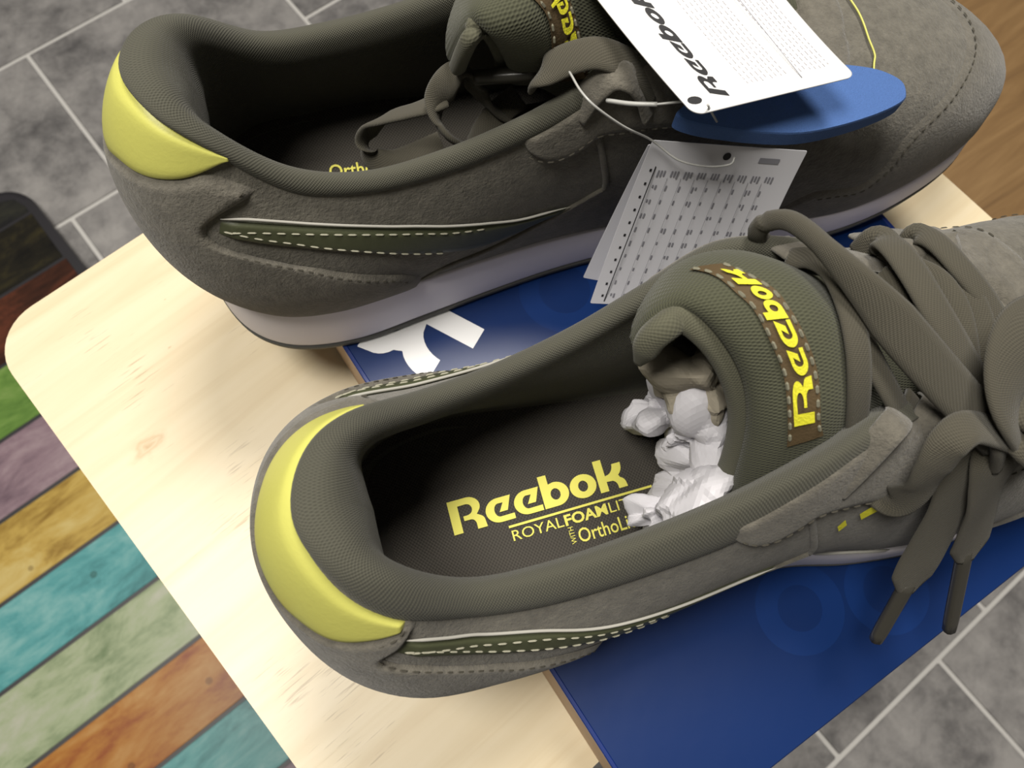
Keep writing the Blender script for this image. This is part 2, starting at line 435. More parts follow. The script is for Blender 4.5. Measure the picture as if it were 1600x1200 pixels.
# ------------------------------------------------------------------ the floor of slate-look tiles
def tile_mat():
    mt, nt, b = nodes('slate_tile')
    tc = nd(nt, 'ShaderNodeTexCoord'); oi = nd(nt, 'ShaderNodeObjectInfo')
    ad = nd(nt, 'ShaderNodeVectorMath', operation='MULTIPLY_ADD'); ad.inputs[1].default_value = (1, 1, 1)
    sc = nd(nt, 'ShaderNodeVectorMath', operation='SCALE'); sc.inputs[0].default_value = (7, 3, 5); nt.links.new(oi.outputs['Random'], sc.inputs['Scale'])
    nt.links.new(tc.outputs['Object'], ad.inputs[0]); nt.links.new(sc.outputs[0], ad.inputs[2])
    n1 = nd(nt, 'ShaderNodeTexNoise', i_Scale=34.0, i_Detail=9.0, i_Roughness=.68, i_Distortion=.25)
    n2 = nd(nt, 'ShaderNodeTexNoise', i_Scale=11.0, i_Detail=5.0, i_Roughness=.6)
    for n in (n1, n2): nt.links.new(ad.outputs[0], n.inputs['Vector'])
    mx = nd(nt, 'ShaderNodeMath', operation='MULTIPLY_ADD', i_1=.55); nt.links.new(n2.outputs['Fac'], mx.inputs[0])
    m2 = nd(nt, 'ShaderNodeMath', operation='MULTIPLY', i_1=.5); nt.links.new(n1.outputs['Fac'], m2.inputs[0]); nt.links.new(m2.outputs[0], mx.inputs[2])
    rp = ramp(nt, [(.38, (.070, .067, .068)), (.47, (.13, .125, .123)), (.54, (.19, .183, .178)), (.66, (.27, .26, .25))])
    nt.links.new(mx.outputs[0], rp.inputs['Fac']); nt.links.new(rp.outputs['Color'], b.inputs['Base Color'])
    b.inputs['Roughness'].default_value = .55; b.inputs['Specular IOR Level'].default_value = .35
    bp = nd(nt, 'ShaderNodeBump', i_Strength=.25, i_Distance=.002); nt.links.new(n1.outputs['Fac'], bp.inputs['Height']); nt.links.new(bp.outputs['Normal'], b.inputs['Normal'])
    return mt
M['tile'] = tile_mat()
floor = box('floor', (-1.9, -1.8, -.03), (2.6, 2.4, -.0018), M['grout']); floor.rotation_euler = (0, 0, .0924); floor['kind'] = 'structure'
M['wall'] = plain('wall_paint', (.24, .238, .23), .9)
M['ceiling'] = plain('ceiling_paint', (.50, .495, .48), .9)
for nm_, lo_, hi_, mt_ in (('wall_left', (-2.0, -1.8, -.03), (-1.9, 2.4, 2.5), 'wall'), ('wall_right', (2.6, -1.8, -.03), (2.7, 2.4, 2.5), 'wall'), ('wall_front', (-2.0, -1.9, -.03), (2.7, -1.8, 2.5), 'wall'),
                           ('wall_back', (-2.0, 2.4, -.03), (2.7, 2.5, 2.5), 'wall'), ('ceiling', (-2.0, -1.9, 2.5), (2.7, 2.5, 2.56), 'ceiling')):
    w_ = box(nm_, lo_, hi_, M[mt_]); w_.rotation_euler = (0, 0, .0924); w_['kind'] = 'structure'
rects = []
p = .2045
def row(y0, y1, x0, x1, off):
    k = math.floor((x0 - off) / p)
    while off + k * p < x1:
        a, b_ = max(x0, off + k * p), min(x1, off + (k + 1) * p)
        if b_ - a > .02: rects.append((a, b_, y0, y1))
        k += 1
for r_ in range(7): row(-.279 - .2045 * (r_ + 1), -.279 - .2045 * r_, -1.85, 2.55, .3405 + .1 * r_)
row(-.279, -.072, -1.85, 2.55, .2056)
for r_, (a, b_) in enumerate(((-.072, .154), (.154, .380), (.380, .607))): row(a, b_, -1.85, 2.55, .009 + .07 * r_)
row(.607, .8175, -1.85, .009, .009)
rects.append((.009, .2855, .607, .8175))
for a, b_, o_ in ((.607, .676, .2855), (.676, .886, .2855), (.886, 1.095, .36), (1.095, 1.30, .30), (1.30, 1.51, .40), (1.51, 1.72, .33), (1.72, 1.93, .45), (1.93, 2.14, .38), (2.14, 2.35, .3)): row(a, b_, .2855, 2.55, o_)
for a, b_, o_ in ((.8175, 1.022, -.07), (1.022, 1.23, .03), (1.23, 1.44, .1), (1.44, 1.65, 0), (1.65, 1.86, .12), (1.86, 2.07, .05), (2.07, 2.28, .1)): row(a, b_, -1.85, .2855, o_)
rects.sort(key=lambda r: math.hypot((r[0] + r[1]) / 2 - .15, (r[2] + r[3]) / 2 - .15))
g = .0022
for k, (a, b_, c_, d_) in enumerate(rects):
    if k < 150:
        bm = bmesh.new(); box_bm(bm, (-(b_ - a) / 2 + g, -(d_ - c_) / 2 + g, -.006), ((b_ - a) / 2 - g, (d_ - c_) / 2 - g, 0), .0009, 1)
        t_ = bm_obj('tile', bm, M['tile'], floor); t_.location = ((a + b_) / 2, (c_ + d_) / 2, 0)
    else:
        if k == 150: far = bmesh.new()
        box_bm(far, (a + g, c_ + g, -.006), (b_ - g, d_ - g, 0), .0009, 1)
bm_obj('far_tiles', far, M['tile'], floor)['kind'] = 'stuff'

# ------------------------------------------------------------------ kitchen mat printed with painted planks
def plank_mat(name, c1, c2, c3, seed):
    mt, nt, b = nodes(name)
    tc = nd(nt, 'ShaderNodeTexCoord'); mp = nd(nt, 'ShaderNodeMapping'); mp.inputs['Scale'].default_value = (1, 2.2, 1); mp.inputs['Location'].default_value = (seed, seed * .7, 0)
    nt.links.new(tc.outputs['Object'], mp.inputs[0])
    n1 = nd(nt, 'ShaderNodeTexNoise', i_Scale=13.0, i_Detail=8.0, i_Roughness=.7, i_Distortion=.5); nt.links.new(mp.outputs[0], n1.inputs['Vector'])
    n2 = nd(nt, 'ShaderNodeTexNoise', i_Scale=120.0, i_Detail=3.0, i_Roughness=.6)
    mp2 = nd(nt, 'ShaderNodeMapping'); mp2.inputs['Scale'].default_value = (.25, 1.6, 1); nt.links.new(tc.outputs['Object'], mp2.inputs[0]); nt.links.new(mp2.outputs[0], n2.inputs['Vector'])
    rp = ramp(nt, [(.32, c1), (.5, c2), (.68, c3)])
    ad = nd(nt, 'ShaderNodeMath', operation='MULTIPLY_ADD', i_1=.22); nt.links.new(n2.outputs['Fac'], ad.inputs[0])
    sb = nd(nt, 'ShaderNodeMath', operation='SUBTRACT', i_1=.11); nt.links.new(n1.outputs['Fac'], sb.inputs[0]); nt.links.new(sb.outputs[0], ad.inputs[2])
    nt.links.new(ad.outputs[0], rp.inputs['Fac']); nt.links.new(rp.outputs['Color'], b.inputs['Base Color'])
    # small dark knots
    vo = nd(nt, 'ShaderNodeTexVoronoi', i_Scale=17.0); nt.links.new(tc.outputs['Object'], vo.inputs['Vector'])
    lt = nd(nt, 'ShaderNodeMath', operation='LESS_THAN', i_1=.055); nt.links.new(vo.outputs['Distance'], lt.inputs[0])
    mx = nd(nt, 'ShaderNodeMixRGB', blend_type='MULTIPLY'); mx.inputs['Color2'].default_value = (.35, .3, .25, 1)
    ml = nd(nt, 'ShaderNodeMath', operation='MULTIPLY', i_1=.6); nt.links.new(lt.outputs[0], ml.inputs[0])
    nt.links.new(ml.outputs[0], mx.inputs['Fac']); nt.links.new(rp.outputs['Color'], mx.inputs['Color1']); nt.links.new(mx.outputs['Color'], b.inputs['Base Color'])
    b.inputs['Roughness'].default_value = .32; b.inputs['Specular IOR Level'].default_value = .18
    return mt
mat_t = thing('kitchen_mat', 'glossy dark-edged mat printed with coloured painted planks, on the floor left of the stool', 'mat', (0, 0, 0), .1224)
prism('mat_base', rounded(-.62, -.056, -.36, .675, .035), 0, .0135, M['dark'], mat_t, .006, 3)
grn = ((.08, .18, .035), (.15, .27, .06), (.24, .34, .11))
cols = [  # from the far end towards the viewer
 ('black', (.010, .010, .012), (.018, .018, .019), (.035, .035, .026)),
 ('dark brown', (.010, .010, .010), (.020, .018, .013), (.05, .042, .018)),
 ('dark red', (.022, .012, .010), (.055, .022, .014), (.13, .04, .022)),
 ('grass green', *grn),
 ('mauve', (.15, .10, .13), (.27, .19, .22), (.36, .28, .30)),
 ('yellow', (.30, .17, .03), (.52, .36, .09), (.58, .46, .18)),
 ('turquoise', (.045, .20, .21), (.10, .34, .35), (.22, .44, .43)),
 ('pale green', (.20, .28, .14), (.36, .42, .26), (.44, .45, .36)),
 ('orange', (.30, .055, .015), (.42, .18, .035), (.48, .27, .09)),
 ('turquoise', (.045, .20, .21), (.12, .36, .36), (.26, .45, .44)),
 ('mauve', (.15, .10, .13), (.27, .19, .22), (.36, .28, .30)),
 ('yellow', (.30, .17, .03), (.52, .36, .09), (.58, .46, .18)),
 ('grass green', *grn)]
ys = [.664, .632, .566, .500, .434, .3665, .3005, .2345, .168, .100, .034, -.032, -.098, -.164]
for k, (nm, c1, c2, c3) in enumerate(cols):
    y1, y0 = ys[k] - .0018, ys[k + 1] + .0018
    poly = [(-.605, y0), (-.0655, y0), (-.0655, y1), (-.605, y1)]
    if k == 0: poly = [(-.605, y0), (-.0655, y0), (-.0655, y1 - .020), (-.071, y1 - .006), (-.085, y1), (-.605, y1)]
    pl = prism('plank', poly, .0128, .0142, plank_mat('plank_' + nm.replace(' ', '_'), [x * .66 for x in c1], [x * .80 for x in c2], [x * .86 for x in c3], k * 3.7), mat_t, .0005, 1)
    pl.rotation_euler = (0, 0, -.022); pl['label'] = nm + ' printed plank'
    c_, s_ = math.cos(.022), math.sin(.022); ym = (y0 + y1) / 2; xm = -.19
    pl.location = (xm - (c_ * xm + s_ * ym), ym - (-s_ * xm + c_ * ym), 0)

# ------------------------------------------------------------------ brown side table at the right
def grain_mat(name, c1, c2, c3, scale=(2, 28, 28), rough=.45, speck=False, dist=1.2, bump=.15):
    mt, nt, b = nodes(name)
    tc = nd(nt, 'ShaderNodeTexCoord'); mp = nd(nt, 'ShaderNodeMapping'); mp.inputs['Scale'].default_value = scale
    nt.links.new(tc.outputs['Object'], mp.inputs[0])
    n1 = nd(nt, 'ShaderNodeTexNoise', i_Scale=2.2, i_Detail=7.0, i_Roughness=.62, i_Distortion=dist); nt.links.new(mp.outputs[0], n1.inputs['Vector'])
    rp = ramp(nt, [(.30, c1), (.5, c2), (.70, c3)]); nt.links.new(n1.outputs['Fac'], rp.inputs['Fac']); colsock = rp.outputs['Color']
    if speck:
        # short dark pores along the grain
        mp2 = nd(nt, 'ShaderNodeMapping'); mp2.inputs['Scale'].default_value = (75, 1400, 1); nt.links.new(tc.outputs['Object'], mp2.inputs[0])
        n2 = nd(nt, 'ShaderNodeTexNoise', i_Scale=1.0, i_Detail=2.0, i_Roughness=.5); nt.links.new(mp2.outputs[0], n2.inputs['Vector'])
        big = nd(nt, 'ShaderNodeTexNoise', i_Scale=24.0, i_Detail=3.0); nt.links.new(tc.outputs['Object'], big.inputs['Vector'])
        mu = nd(nt, 'ShaderNodeMath', operation='MULTIPLY'); nt.links.new(n2.outputs['Fac'], mu.inputs[0]); nt.links.new(big.outputs['Fac'], mu.inputs[1])
        r2 = ramp(nt, [(.385, (0, 0, 0)), (.46, (1, 1, 1))]); nt.links.new(mu.outputs[0], r2.inputs['Fac'])
        mx = nd(nt, 'ShaderNodeMixRGB'); mx.inputs['Color2'].default_value = (.34, .26, .16, 1)
        fm = nd(nt, 'ShaderNodeMath', operation='MULTIPLY', i_1=.6); nt.links.new(r2.outputs['Color'], fm.inputs[0]); nt.links.new(fm.outputs[0], mx.inputs['Fac'])
        nt.links.new(colsock, mx.inputs['Color1']); colsock = mx.outputs['Color']
        # knots: warped rings around a few centres
        for (kx, ky, rr) in speck:
            vm = nd(nt, 'ShaderNodeVectorMath', operation='SUBTRACT'); vm.inputs[1].default_value = (kx, ky, 0); nt.links.new(tc.outputs['Object'], vm.inputs[0])
            ms = nd(nt, 'ShaderNodeVectorMath', operation='MULTIPLY'); ms.inputs[1].default_value = (1 / rr, 1.7 / rr, 0); nt.links.new(vm.outputs[0], ms.inputs[0])
            nz = nd(nt, 'ShaderNodeTexNoise', i_Scale=1.6, i_Detail=3.0); nt.links.new(ms.outputs[0], nz.inputs['Vector'])
            ln = nd(nt, 'ShaderNodeVectorMath', operation='LENGTH'); nt.links.new(ms.outputs[0], ln.inputs[0])
            ad = nd(nt, 'ShaderNodeMath', operation='ADD'); nt.links.new(ln.outputs['Value'], ad.inputs[0]); nt.links.new(nz.outputs['Fac'], ad.inputs[1])
            r3 = ramp(nt, [(.45, (1, 1, 1)), (.62, (.35, .35, .35)), (.72, (.6, .6, .6)), (.86, (.15, .15, .15)), (1.0, (0, 0, 0))])
            nt.links.new(ad.outputs[0], r3.inputs['Fac'])
            mk = nd(nt, 'ShaderNodeMixRGB'); mk.inputs['Color2'].default_value = (.40, .24, .10, 1)
            f3 = nd(nt, 'ShaderNodeMath', operation='MULTIPLY', i_1=.75); nt.links.new(r3.outputs['Color'], f3.inputs[0]); nt.links.new(f3.outputs[0], mk.inputs['Fac'])
            nt.links.new(colsock, mk.inputs['Color1']); colsock = mk.outputs['Color']
    nt.links.new(colsock, b.inputs['Base Color']); b.inputs['Roughness'].default_value = rough; b.inputs['Specular IOR Level'].default_value = .4
    bp = nd(nt, 'ShaderNodeBump', i_Strength=bump, i_Distance=.0008); nt.links.new(n1.outputs['Fac'], bp.inputs['Height']); nt.links.new(bp.outputs['Normal'], b.inputs['Normal'])
    return mt
M['brown'] = grain_mat('brown_wood', (.125, .070, .027), (.170, .098, .038), (.215, .130, .054), (3, 26, 26), .5)
M['pine'] = grain_mat('pine_wood', (.60, .49, .315), (.66, .56, .38), (.695, .60, .43), (2.0, 30, 30), .38, speck=[(-.0453, .1399, .019), (-.0013, .1024, .0026), (-.0160, .1697, .0022), (-.0057, .1886, .0014)], dist=.8)
tb = thing('side_table', 'brown wood-grained side table standing right of the pale stool', 'table', (.43, .02, 0), .06)
prism('table_top', rounded(0, .55, 0, .62, .012), .278, .30, M['brown'], tb, .003, 2)
for x in (.03, .48):
    for y in (.03, .55): box('leg', (x, y, 0), (x + .04, y + .04, .279), M['brown'], tb, .003)
for nm, lo, hi in (('apron', (.07, .035, .22), (.48, .055, .279)), ('apron', (.07, .565, .22), (.48, .585, .279)), ('apron', (.035, .07, .22), (.055, .55, .279)), ('apron', (.495, .07, .22), (.515, .55, .279))):
    box(nm, lo, hi, M['brown'], tb)

# ------------------------------------------------------------------ pale pine stool
STOP = LID - .042
stool = thing('stool', 'pale pine stool with rounded corners under the blue shoebox and shoes', 'stool', (0, 0, 0), .1224)
prism('seat', rounded(-.0695, .2985, -.058, .2200, .021, 10), STOP - .024, STOP, M['pine'], stool, .003, 3, True)
for x in (-.045, .238):
    for y in (-.034, .160): box('leg', (x, y, 0), (x + .036, y + .036, STOP - .023), M['pine'], stool, .003)
for lo, hi in (((-.009, -.026, STOP - .075), (.238, -.008, STOP - .023)), ((-.009, .170, STOP - .075), (.238, .188, STOP - .023)),
               ((-.037, .002, STOP - .075), (-.019, .160, STOP - .023)), ((.248, .002, STOP - .075), (.266, .160, STOP - .023))):
    box('apron', lo, hi, M['pine'], stool)

# ------------------------------------------------------------------ blue shoebox lying on the stool
def lid_mat():
    mt, nt, b = nodes('blue_card')
    tc = nd(nt, 'ShaderNodeTexCoord')
    col = None
    base_c = (.0028, .020, .100)
    fac = None
    # large pale printed rings
    for (x, y, r0, r1) in ((.0990, .0885, .0095, .0170), (.0995, -.0482, .0075, .0150), (.128, -.060, .008, .0145), (.150, .020, .008, .015), (.075, .042, .008, .015), (.045, .050, .008, .015), (.185, .005, .009, .016), (.17, .10, .009, .016)):
        vm = nd(nt, 'ShaderNodeVectorMath', operation='DISTANCE'); vm.inputs[1].default_value = (x, y, LID); nt.links.new(tc.outputs['Object'], vm.inputs[0])
        a = nd(nt, 'ShaderNodeMath', operation='GREATER_THAN', i_1=r0); c = nd(nt, 'ShaderNodeMath', operation='LESS_THAN', i_1=r1)
        nt.links.new(vm.outputs['Value'], a.inputs[0]); nt.links.new(vm.outputs['Value'], c.inputs[0])
        mu = nd(nt, 'ShaderNodeMath', operation='MULTIPLY'); nt.links.new(a.outputs[0], mu.inputs[0]); nt.links.new(c.outputs[0], mu.inputs[1])
        if fac is None: fac = mu.outputs[0]
        else:
            mx = nd(nt, 'ShaderNodeMath', operation='MAXIMUM'); nt.links.new(fac, mx.inputs[0]); nt.links.new(mu.outputs[0], mx.inputs[1]); fac = mx.outputs[0]
    mk = nd(nt, 'ShaderNodeMixRGB'); mk.inputs['Color1'].default_value = (*base_c, 1); mk.inputs['Color2'].default_value = (.0036, .026, .128, 1)
    nt.links.new(fac, mk.inputs['Fac']); nt.links.new(mk.outputs['Color'], b.inputs['Base Color'])
    nz = nd(nt, 'ShaderNodeTexNoise', i_Scale=34.0, i_Detail=3.0); nt.links.new(tc.outputs['Object'], nz.inputs['Vector'])
    bp = nd(nt, 'ShaderNodeBump', i_Strength=.12, i_Distance=.002); nt.links.new(nz.outputs['Fac'], bp.inputs['Height']); nt.links.new(bp.outputs['Normal'], b.inputs['Normal'])
    b.inputs['Roughness'].default_value = .33; b.inputs['Specular IOR Level'].default_value = .28; b.inputs['Coat Weight'].default_value = .12; b.inputs['Coat Roughness'].default_value = .30
    return mt
M['blue'] = lid_mat()
M['blue_edge'] = plain('blue_card_edge', (.005, .022, .14), .3, coat=.2)
bx = thing('shoebox', 'flat glossy blue shoebox with white lettering lying on the pine stool', 'box', (0, 0, 0))
BX0, BX1, BY0, BY1 = .0192, .2226, -.0806, .2180
prism('box_top', [(BX0, BY0), (BX1, BY0), (BX1, BY1), (BX0, BY1)], LID - .0012, LID, M['blue'], bx, .0004, 1)
box('box_side', (BX0 + .0002, BY0 + .001, STOP), (BX0 + .002, BY1 - .001, LID - .0012), M['kraft'], bx)
box('box_side', (BX1 - .002, BY0 + .001, STOP), (BX1 - .0002, BY1 - .001, LID - .0012), M['blue_edge'], bx)
box('box_side', (BX0 + .002, BY0 + .0004, STOP), (BX1 - .002, BY0 + .0022, LID - .0012), M['blue_edge'], bx)
box('box_side', (BX0 + .002, BY1 - .0022, STOP), (BX1 - .002, BY1 - .0004, LID - .0012), M['blue_edge'], bx)
box('box_bottom', (BX0 + .002, BY0 + .0022, STOP), (BX1 - .002, BY1 - .0022, STOP + .0015), M['kraft'], bx)
for x in (BX0, BX1 - .0016):
    e_ = box('edge_fold', (x, BY0 + .0004, LID - .0006), (x + .0016, BY1 - .0004, LID + .00035), M['blue_edge'], bx, .0003, 1)
# the visible end of the white word on the lid
_p1, _a = np.array([.06532, .09105]), np.array([-.007513, -.003988]) / .235
_b = np.array([-_a[1], _a[0]])
_o = _p1 - _b - _a * (.93 + .78 * 3 + .79)
_v, _f = logo(lambda x, y: np.array([*(_o + _a * x + _b * y), LID + .0003]), 1.0)
# only what lies on the lid
_w = mesh_from('lettering', _v, _f, M['white_print'], bx, None, False)


SH = {}
def shoe_root(s, name, label, group):
    global ST
    ST = STS[s]
    (ox, oy), a, mm = FRAME[s]
    SH[s] = thing(name, label, 'shoe', (ox, oy, LID), a, group)
    return SH[s], mm

def sole_loop(sts, off, z):
    b = base(sts); n = outn(sts); P = b + n * np.asarray(off)[:, None]; P[:, 2] = z
    return P

def ring_mesh(name, rings, mat, parent, mm, cap_top=False, cap_bot=False, sm=True):
    """closed rings stacked into a wall, with optional flat caps"""
    n = len(rings[0]); V = np.vstack(rings); F = []
    for k in range(len(rings) - 1):
        for i in range(n):
            j = (i + 1) % n
            F.append((k * n + i, k * n + j, (k + 1) * n + j, (k + 1) * n + i))
    if cap_top: F.append(tuple(range((len(rings) - 1) * n, len(rings) * n)))
    if cap_bot: F.append(tuple(range(n))[::-1])
    return mesh_from(name, V, F, mat, parent, None, sm, mm)

def build_shoe(s, name, label):
    root, mm = shoe_root(s, name, label, None)
    sts = np.linspace(0, NS, 224, endpoint=False)
    b = base(sts); sp_ = spring(b[:, 0]); mt = midtop(b[:, 0])
    fl = .0050 - .0020 * np.clip((b[:, 0] - .06) / .12, 0, 1)
    Z0 = sp_
    ring_mesh('outsole', [sole_loop(sts, fl * .55, Z0 + .0), sole_loop(sts, fl, Z0 + .0012), sole_loop(sts, fl + .0002, Z0 + .0042), sole_loop(sts, fl - .003, Z0 + .0044)], M['outsole'], root, mm, True, True)
    ring_mesh('midsole', [sole_loop(sts, fl - .002, Z0 + .0042), sole_loop(sts, fl - .0004, Z0 + .0042), sole_loop(sts, fl - .0001, Z0 + .0058),
                          sole_loop(sts, fl * .55 + .0006, Z0 * .5 + mt * .5 + .0022), sole_loop(sts, np.full(len(sts), .0018), mt - .0006), sole_loop(sts, np.full(len(sts), .0012), mt + .0001), sole_loop(sts, np.full(len(sts), -.004), mt)], M['midsole'], root, mm)
    # upper
    vs_ = np.linspace(0, 1, 26)
    G = np.array([U(np.full(26, t), vs_) for t in np.linspace(0, NS, 224, endpoint=False)])
    up = grid('upper', G, M['suede'], root, closed=True, mm=mm)
    # padded collar
    cs = np.concatenate([np.linspace(19.4, 28, 70)[:-1], np.linspace(28, 36.6, 70)])
    grid('collar_lining', collar_grid(cs), M['knit'], root, mm=mm)
    # insole
    rings = []
    for k in np.linspace(0, 1, 9):
        q = b - outn(sts) * .0055; c = np.array([0, 0.0, 0]); mid = q.copy(); mid[:, 1] = .002 + .3 * q[:, 1] * 0; mid[:, 0] = np.clip(q[:, 0], .03, .27)
        P = q * (1 - k) + mid * k; bx_ = P[:, 0]
        P[:, 2] = .030 - .009 * np.clip((bx_ - .05) / .16, 0, 1) + spring(bx_) + .003 * (1 - k)**3
        rings.append(P)
    grid('insole', np.stack(rings, 1), M['insole'], root, closed=True, flip=False, mm=mm)
    return root, mm
for s, nm, lb in (('A', 'sneaker', 'olive suede sneaker nearest the viewer, stuffed with crumpled white paper, laces loose'),
                  ('B', 'sneaker', 'olive suede sneaker with hang tags, white sole visible, behind the nearer sneaker')):
    build_shoe(s, nm, lb)
# ---- pieces of the upper, given as (station, v) paths on its surface; mir() puts them on the other side
def mir(L): return [(28 - a, b) for a, b in L]

def stitches(name, path, mat, parent, mm, off, gap=.0042, ln=.0026, w=.00035):
    P = smooth(path, 400); Q = U(P[:, 0], P[:, 1]) + Un(P[:, 0], P[:, 1]) * off; N = Un(P[:, 0], P[:, 1])
    return dashes(name, Q, N, mat, parent, mm, gap, ln, w)

def dashes(name, Q, N, mat, parent, mm, gap, ln, w):
    s = np.concatenate([[0], np.cumsum(np.linalg.norm(np.diff(Q, axis=0), axis=1))]); V, F = [], []
    x = gap * .5
    while x + ln < s[-1]:
        a = np.array([np.interp(x, s, Q[:, k]) for k in range(3)]); b = np.array([np.interp(x + ln, s, Q[:, k]) for k in range(3)])
        n = np.array([np.interp(x, s, N[:, k]) for k in range(3)]); t = (b - a) / np.linalg.norm(b - a); c = np.cross(n, t)
        o = len(V); q = t * ln * .22; h = n * w * .8; z = n * w * .3
        V += [a - z, a + q + c * w - z, b - q + c * w - z, b - z, b - q - c * w - z, a + q - c * w - z, a + q + h, b - q + h]
        F += [(o, o + 1, o + 6), (o + 1, o + 2, o + 7, o + 6), (o + 2, o + 3, o + 7), (o + 3, o + 4, o + 7), (o + 4, o + 5, o + 6, o + 7), (o + 5, o, o + 6)]
        x += gap
    ob = mesh_from(name, V, F, mat, parent, None, False, mm); ob['kind'] = 'stuff'
    return ob

def cord(name, path, r, mat, parent, mm, off=.0, n=60):
    P = smooth(path, n); Q = U(P[:, 0], P[:, 1]) + Un(P[:, 0], P[:, 1]) * off
    return grid_tube(name, Q, lambda x: (r * min(1, 12 * x + .15, 12 * (1 - x) + .15),) * 2, mat, parent, 6, mm)

YLO = [(-2.3, .955), (-2.2, .935), (-1.93, .865), (-1.62, .805), (-1.25, .755), (-.88, .715), (-.5, .68), (0, .60), (.5, .58), (.9, .62), (1.3, .66), (1.7, .74), (2.0, .805), (2.12, .845)]
YHI = [(-2.3, .965), (-2.2, .963), (-1.93, .962), (-1.62, .962), (-1.25, .963), (-.88, .965), (-.5, .966), (0, .96), (.5, .945), (.9, .925), (1.3, .90), (1.7, .875), (2.0, .86), (2.12, .858)]
# outer (lateral) side in stations from the heel; inner (medial) side in stations counted back from the heel
CF = {1: [(0.0, 4.02), (.095, 4.12), (.2, 4.15), (.285, 4.12), (.35, 4.0), (.42, 3.73), (.50, 3.35), (.56, 3.07), (.61, 2.52), (.64, 2.05), (.68, 1.86), (.725, 1.88), (.78, 2.1), (.83, 2.2), (.87, 2.24)],
      -1: [(0.0, 4.07), (.13, 4.02), (.22, 3.85), (.29, 3.62), (.38, 3.3), (.465, 2.95), (.52, 2.40), (.555, 1.90), (.605, 1.77), (.65, 1.80), (.71, 2.02), (.81, 2.38), (.87, 2.52)]}
SHI = {1: [(2.05, .765), (2.5, .78), (3.0, .785), (3.7, .72), (4.38, .56), (5.0, .44), (5.6, .37), (6.3, .355)],
       -1: [(2.0, .68), (2.4, .71), (3.0, .73), (3.62, .70), (4.23, .63), (4.65, .55), (5.1, .465), (5.57, .375), (6.23, .33)]}
SLO = {1: [(2.0, .69), (2.5, .69), (3.2, .64), (3.9, .52), (4.5, .40), (5.0, .33), (5.9, .325), (6.3, .345)],
       -1: [(1.92, .61), (2.32, .60), (2.9, .585), (3.48, .515), (4.05, .40), (4.48, .30), (4.8, .25), (5.25, .255), (5.82, .30), (6.23, .32)]}
SEAM = [(6.9, .955), (6.95, .74), (6.9, .55), (6.82, .405), (6.65, .375), (5.8, .27), (4.95, .175), (4.4, .135), (3.9, .02)]
EYE = [(22.1, .925), (22.02, .82), (21.82, .735), (21.6, .70), (21.3, .705), (20.95, .725), (20.38, .66), (19.6, .60), (18.5, .58), (17.6, .60), (16.77, .65), (16.0, .715), (15.5, .765), (14.95, .82), (14.45, .85), (14, .862)]
MUD = [(18.5, .02), (18.15, .125), (17.73, .215), (17.35, .21), (17.0, .20), (16.68, .27), (16.18, .40), (15.5, .46), (14.7, .48), (14, .48)]

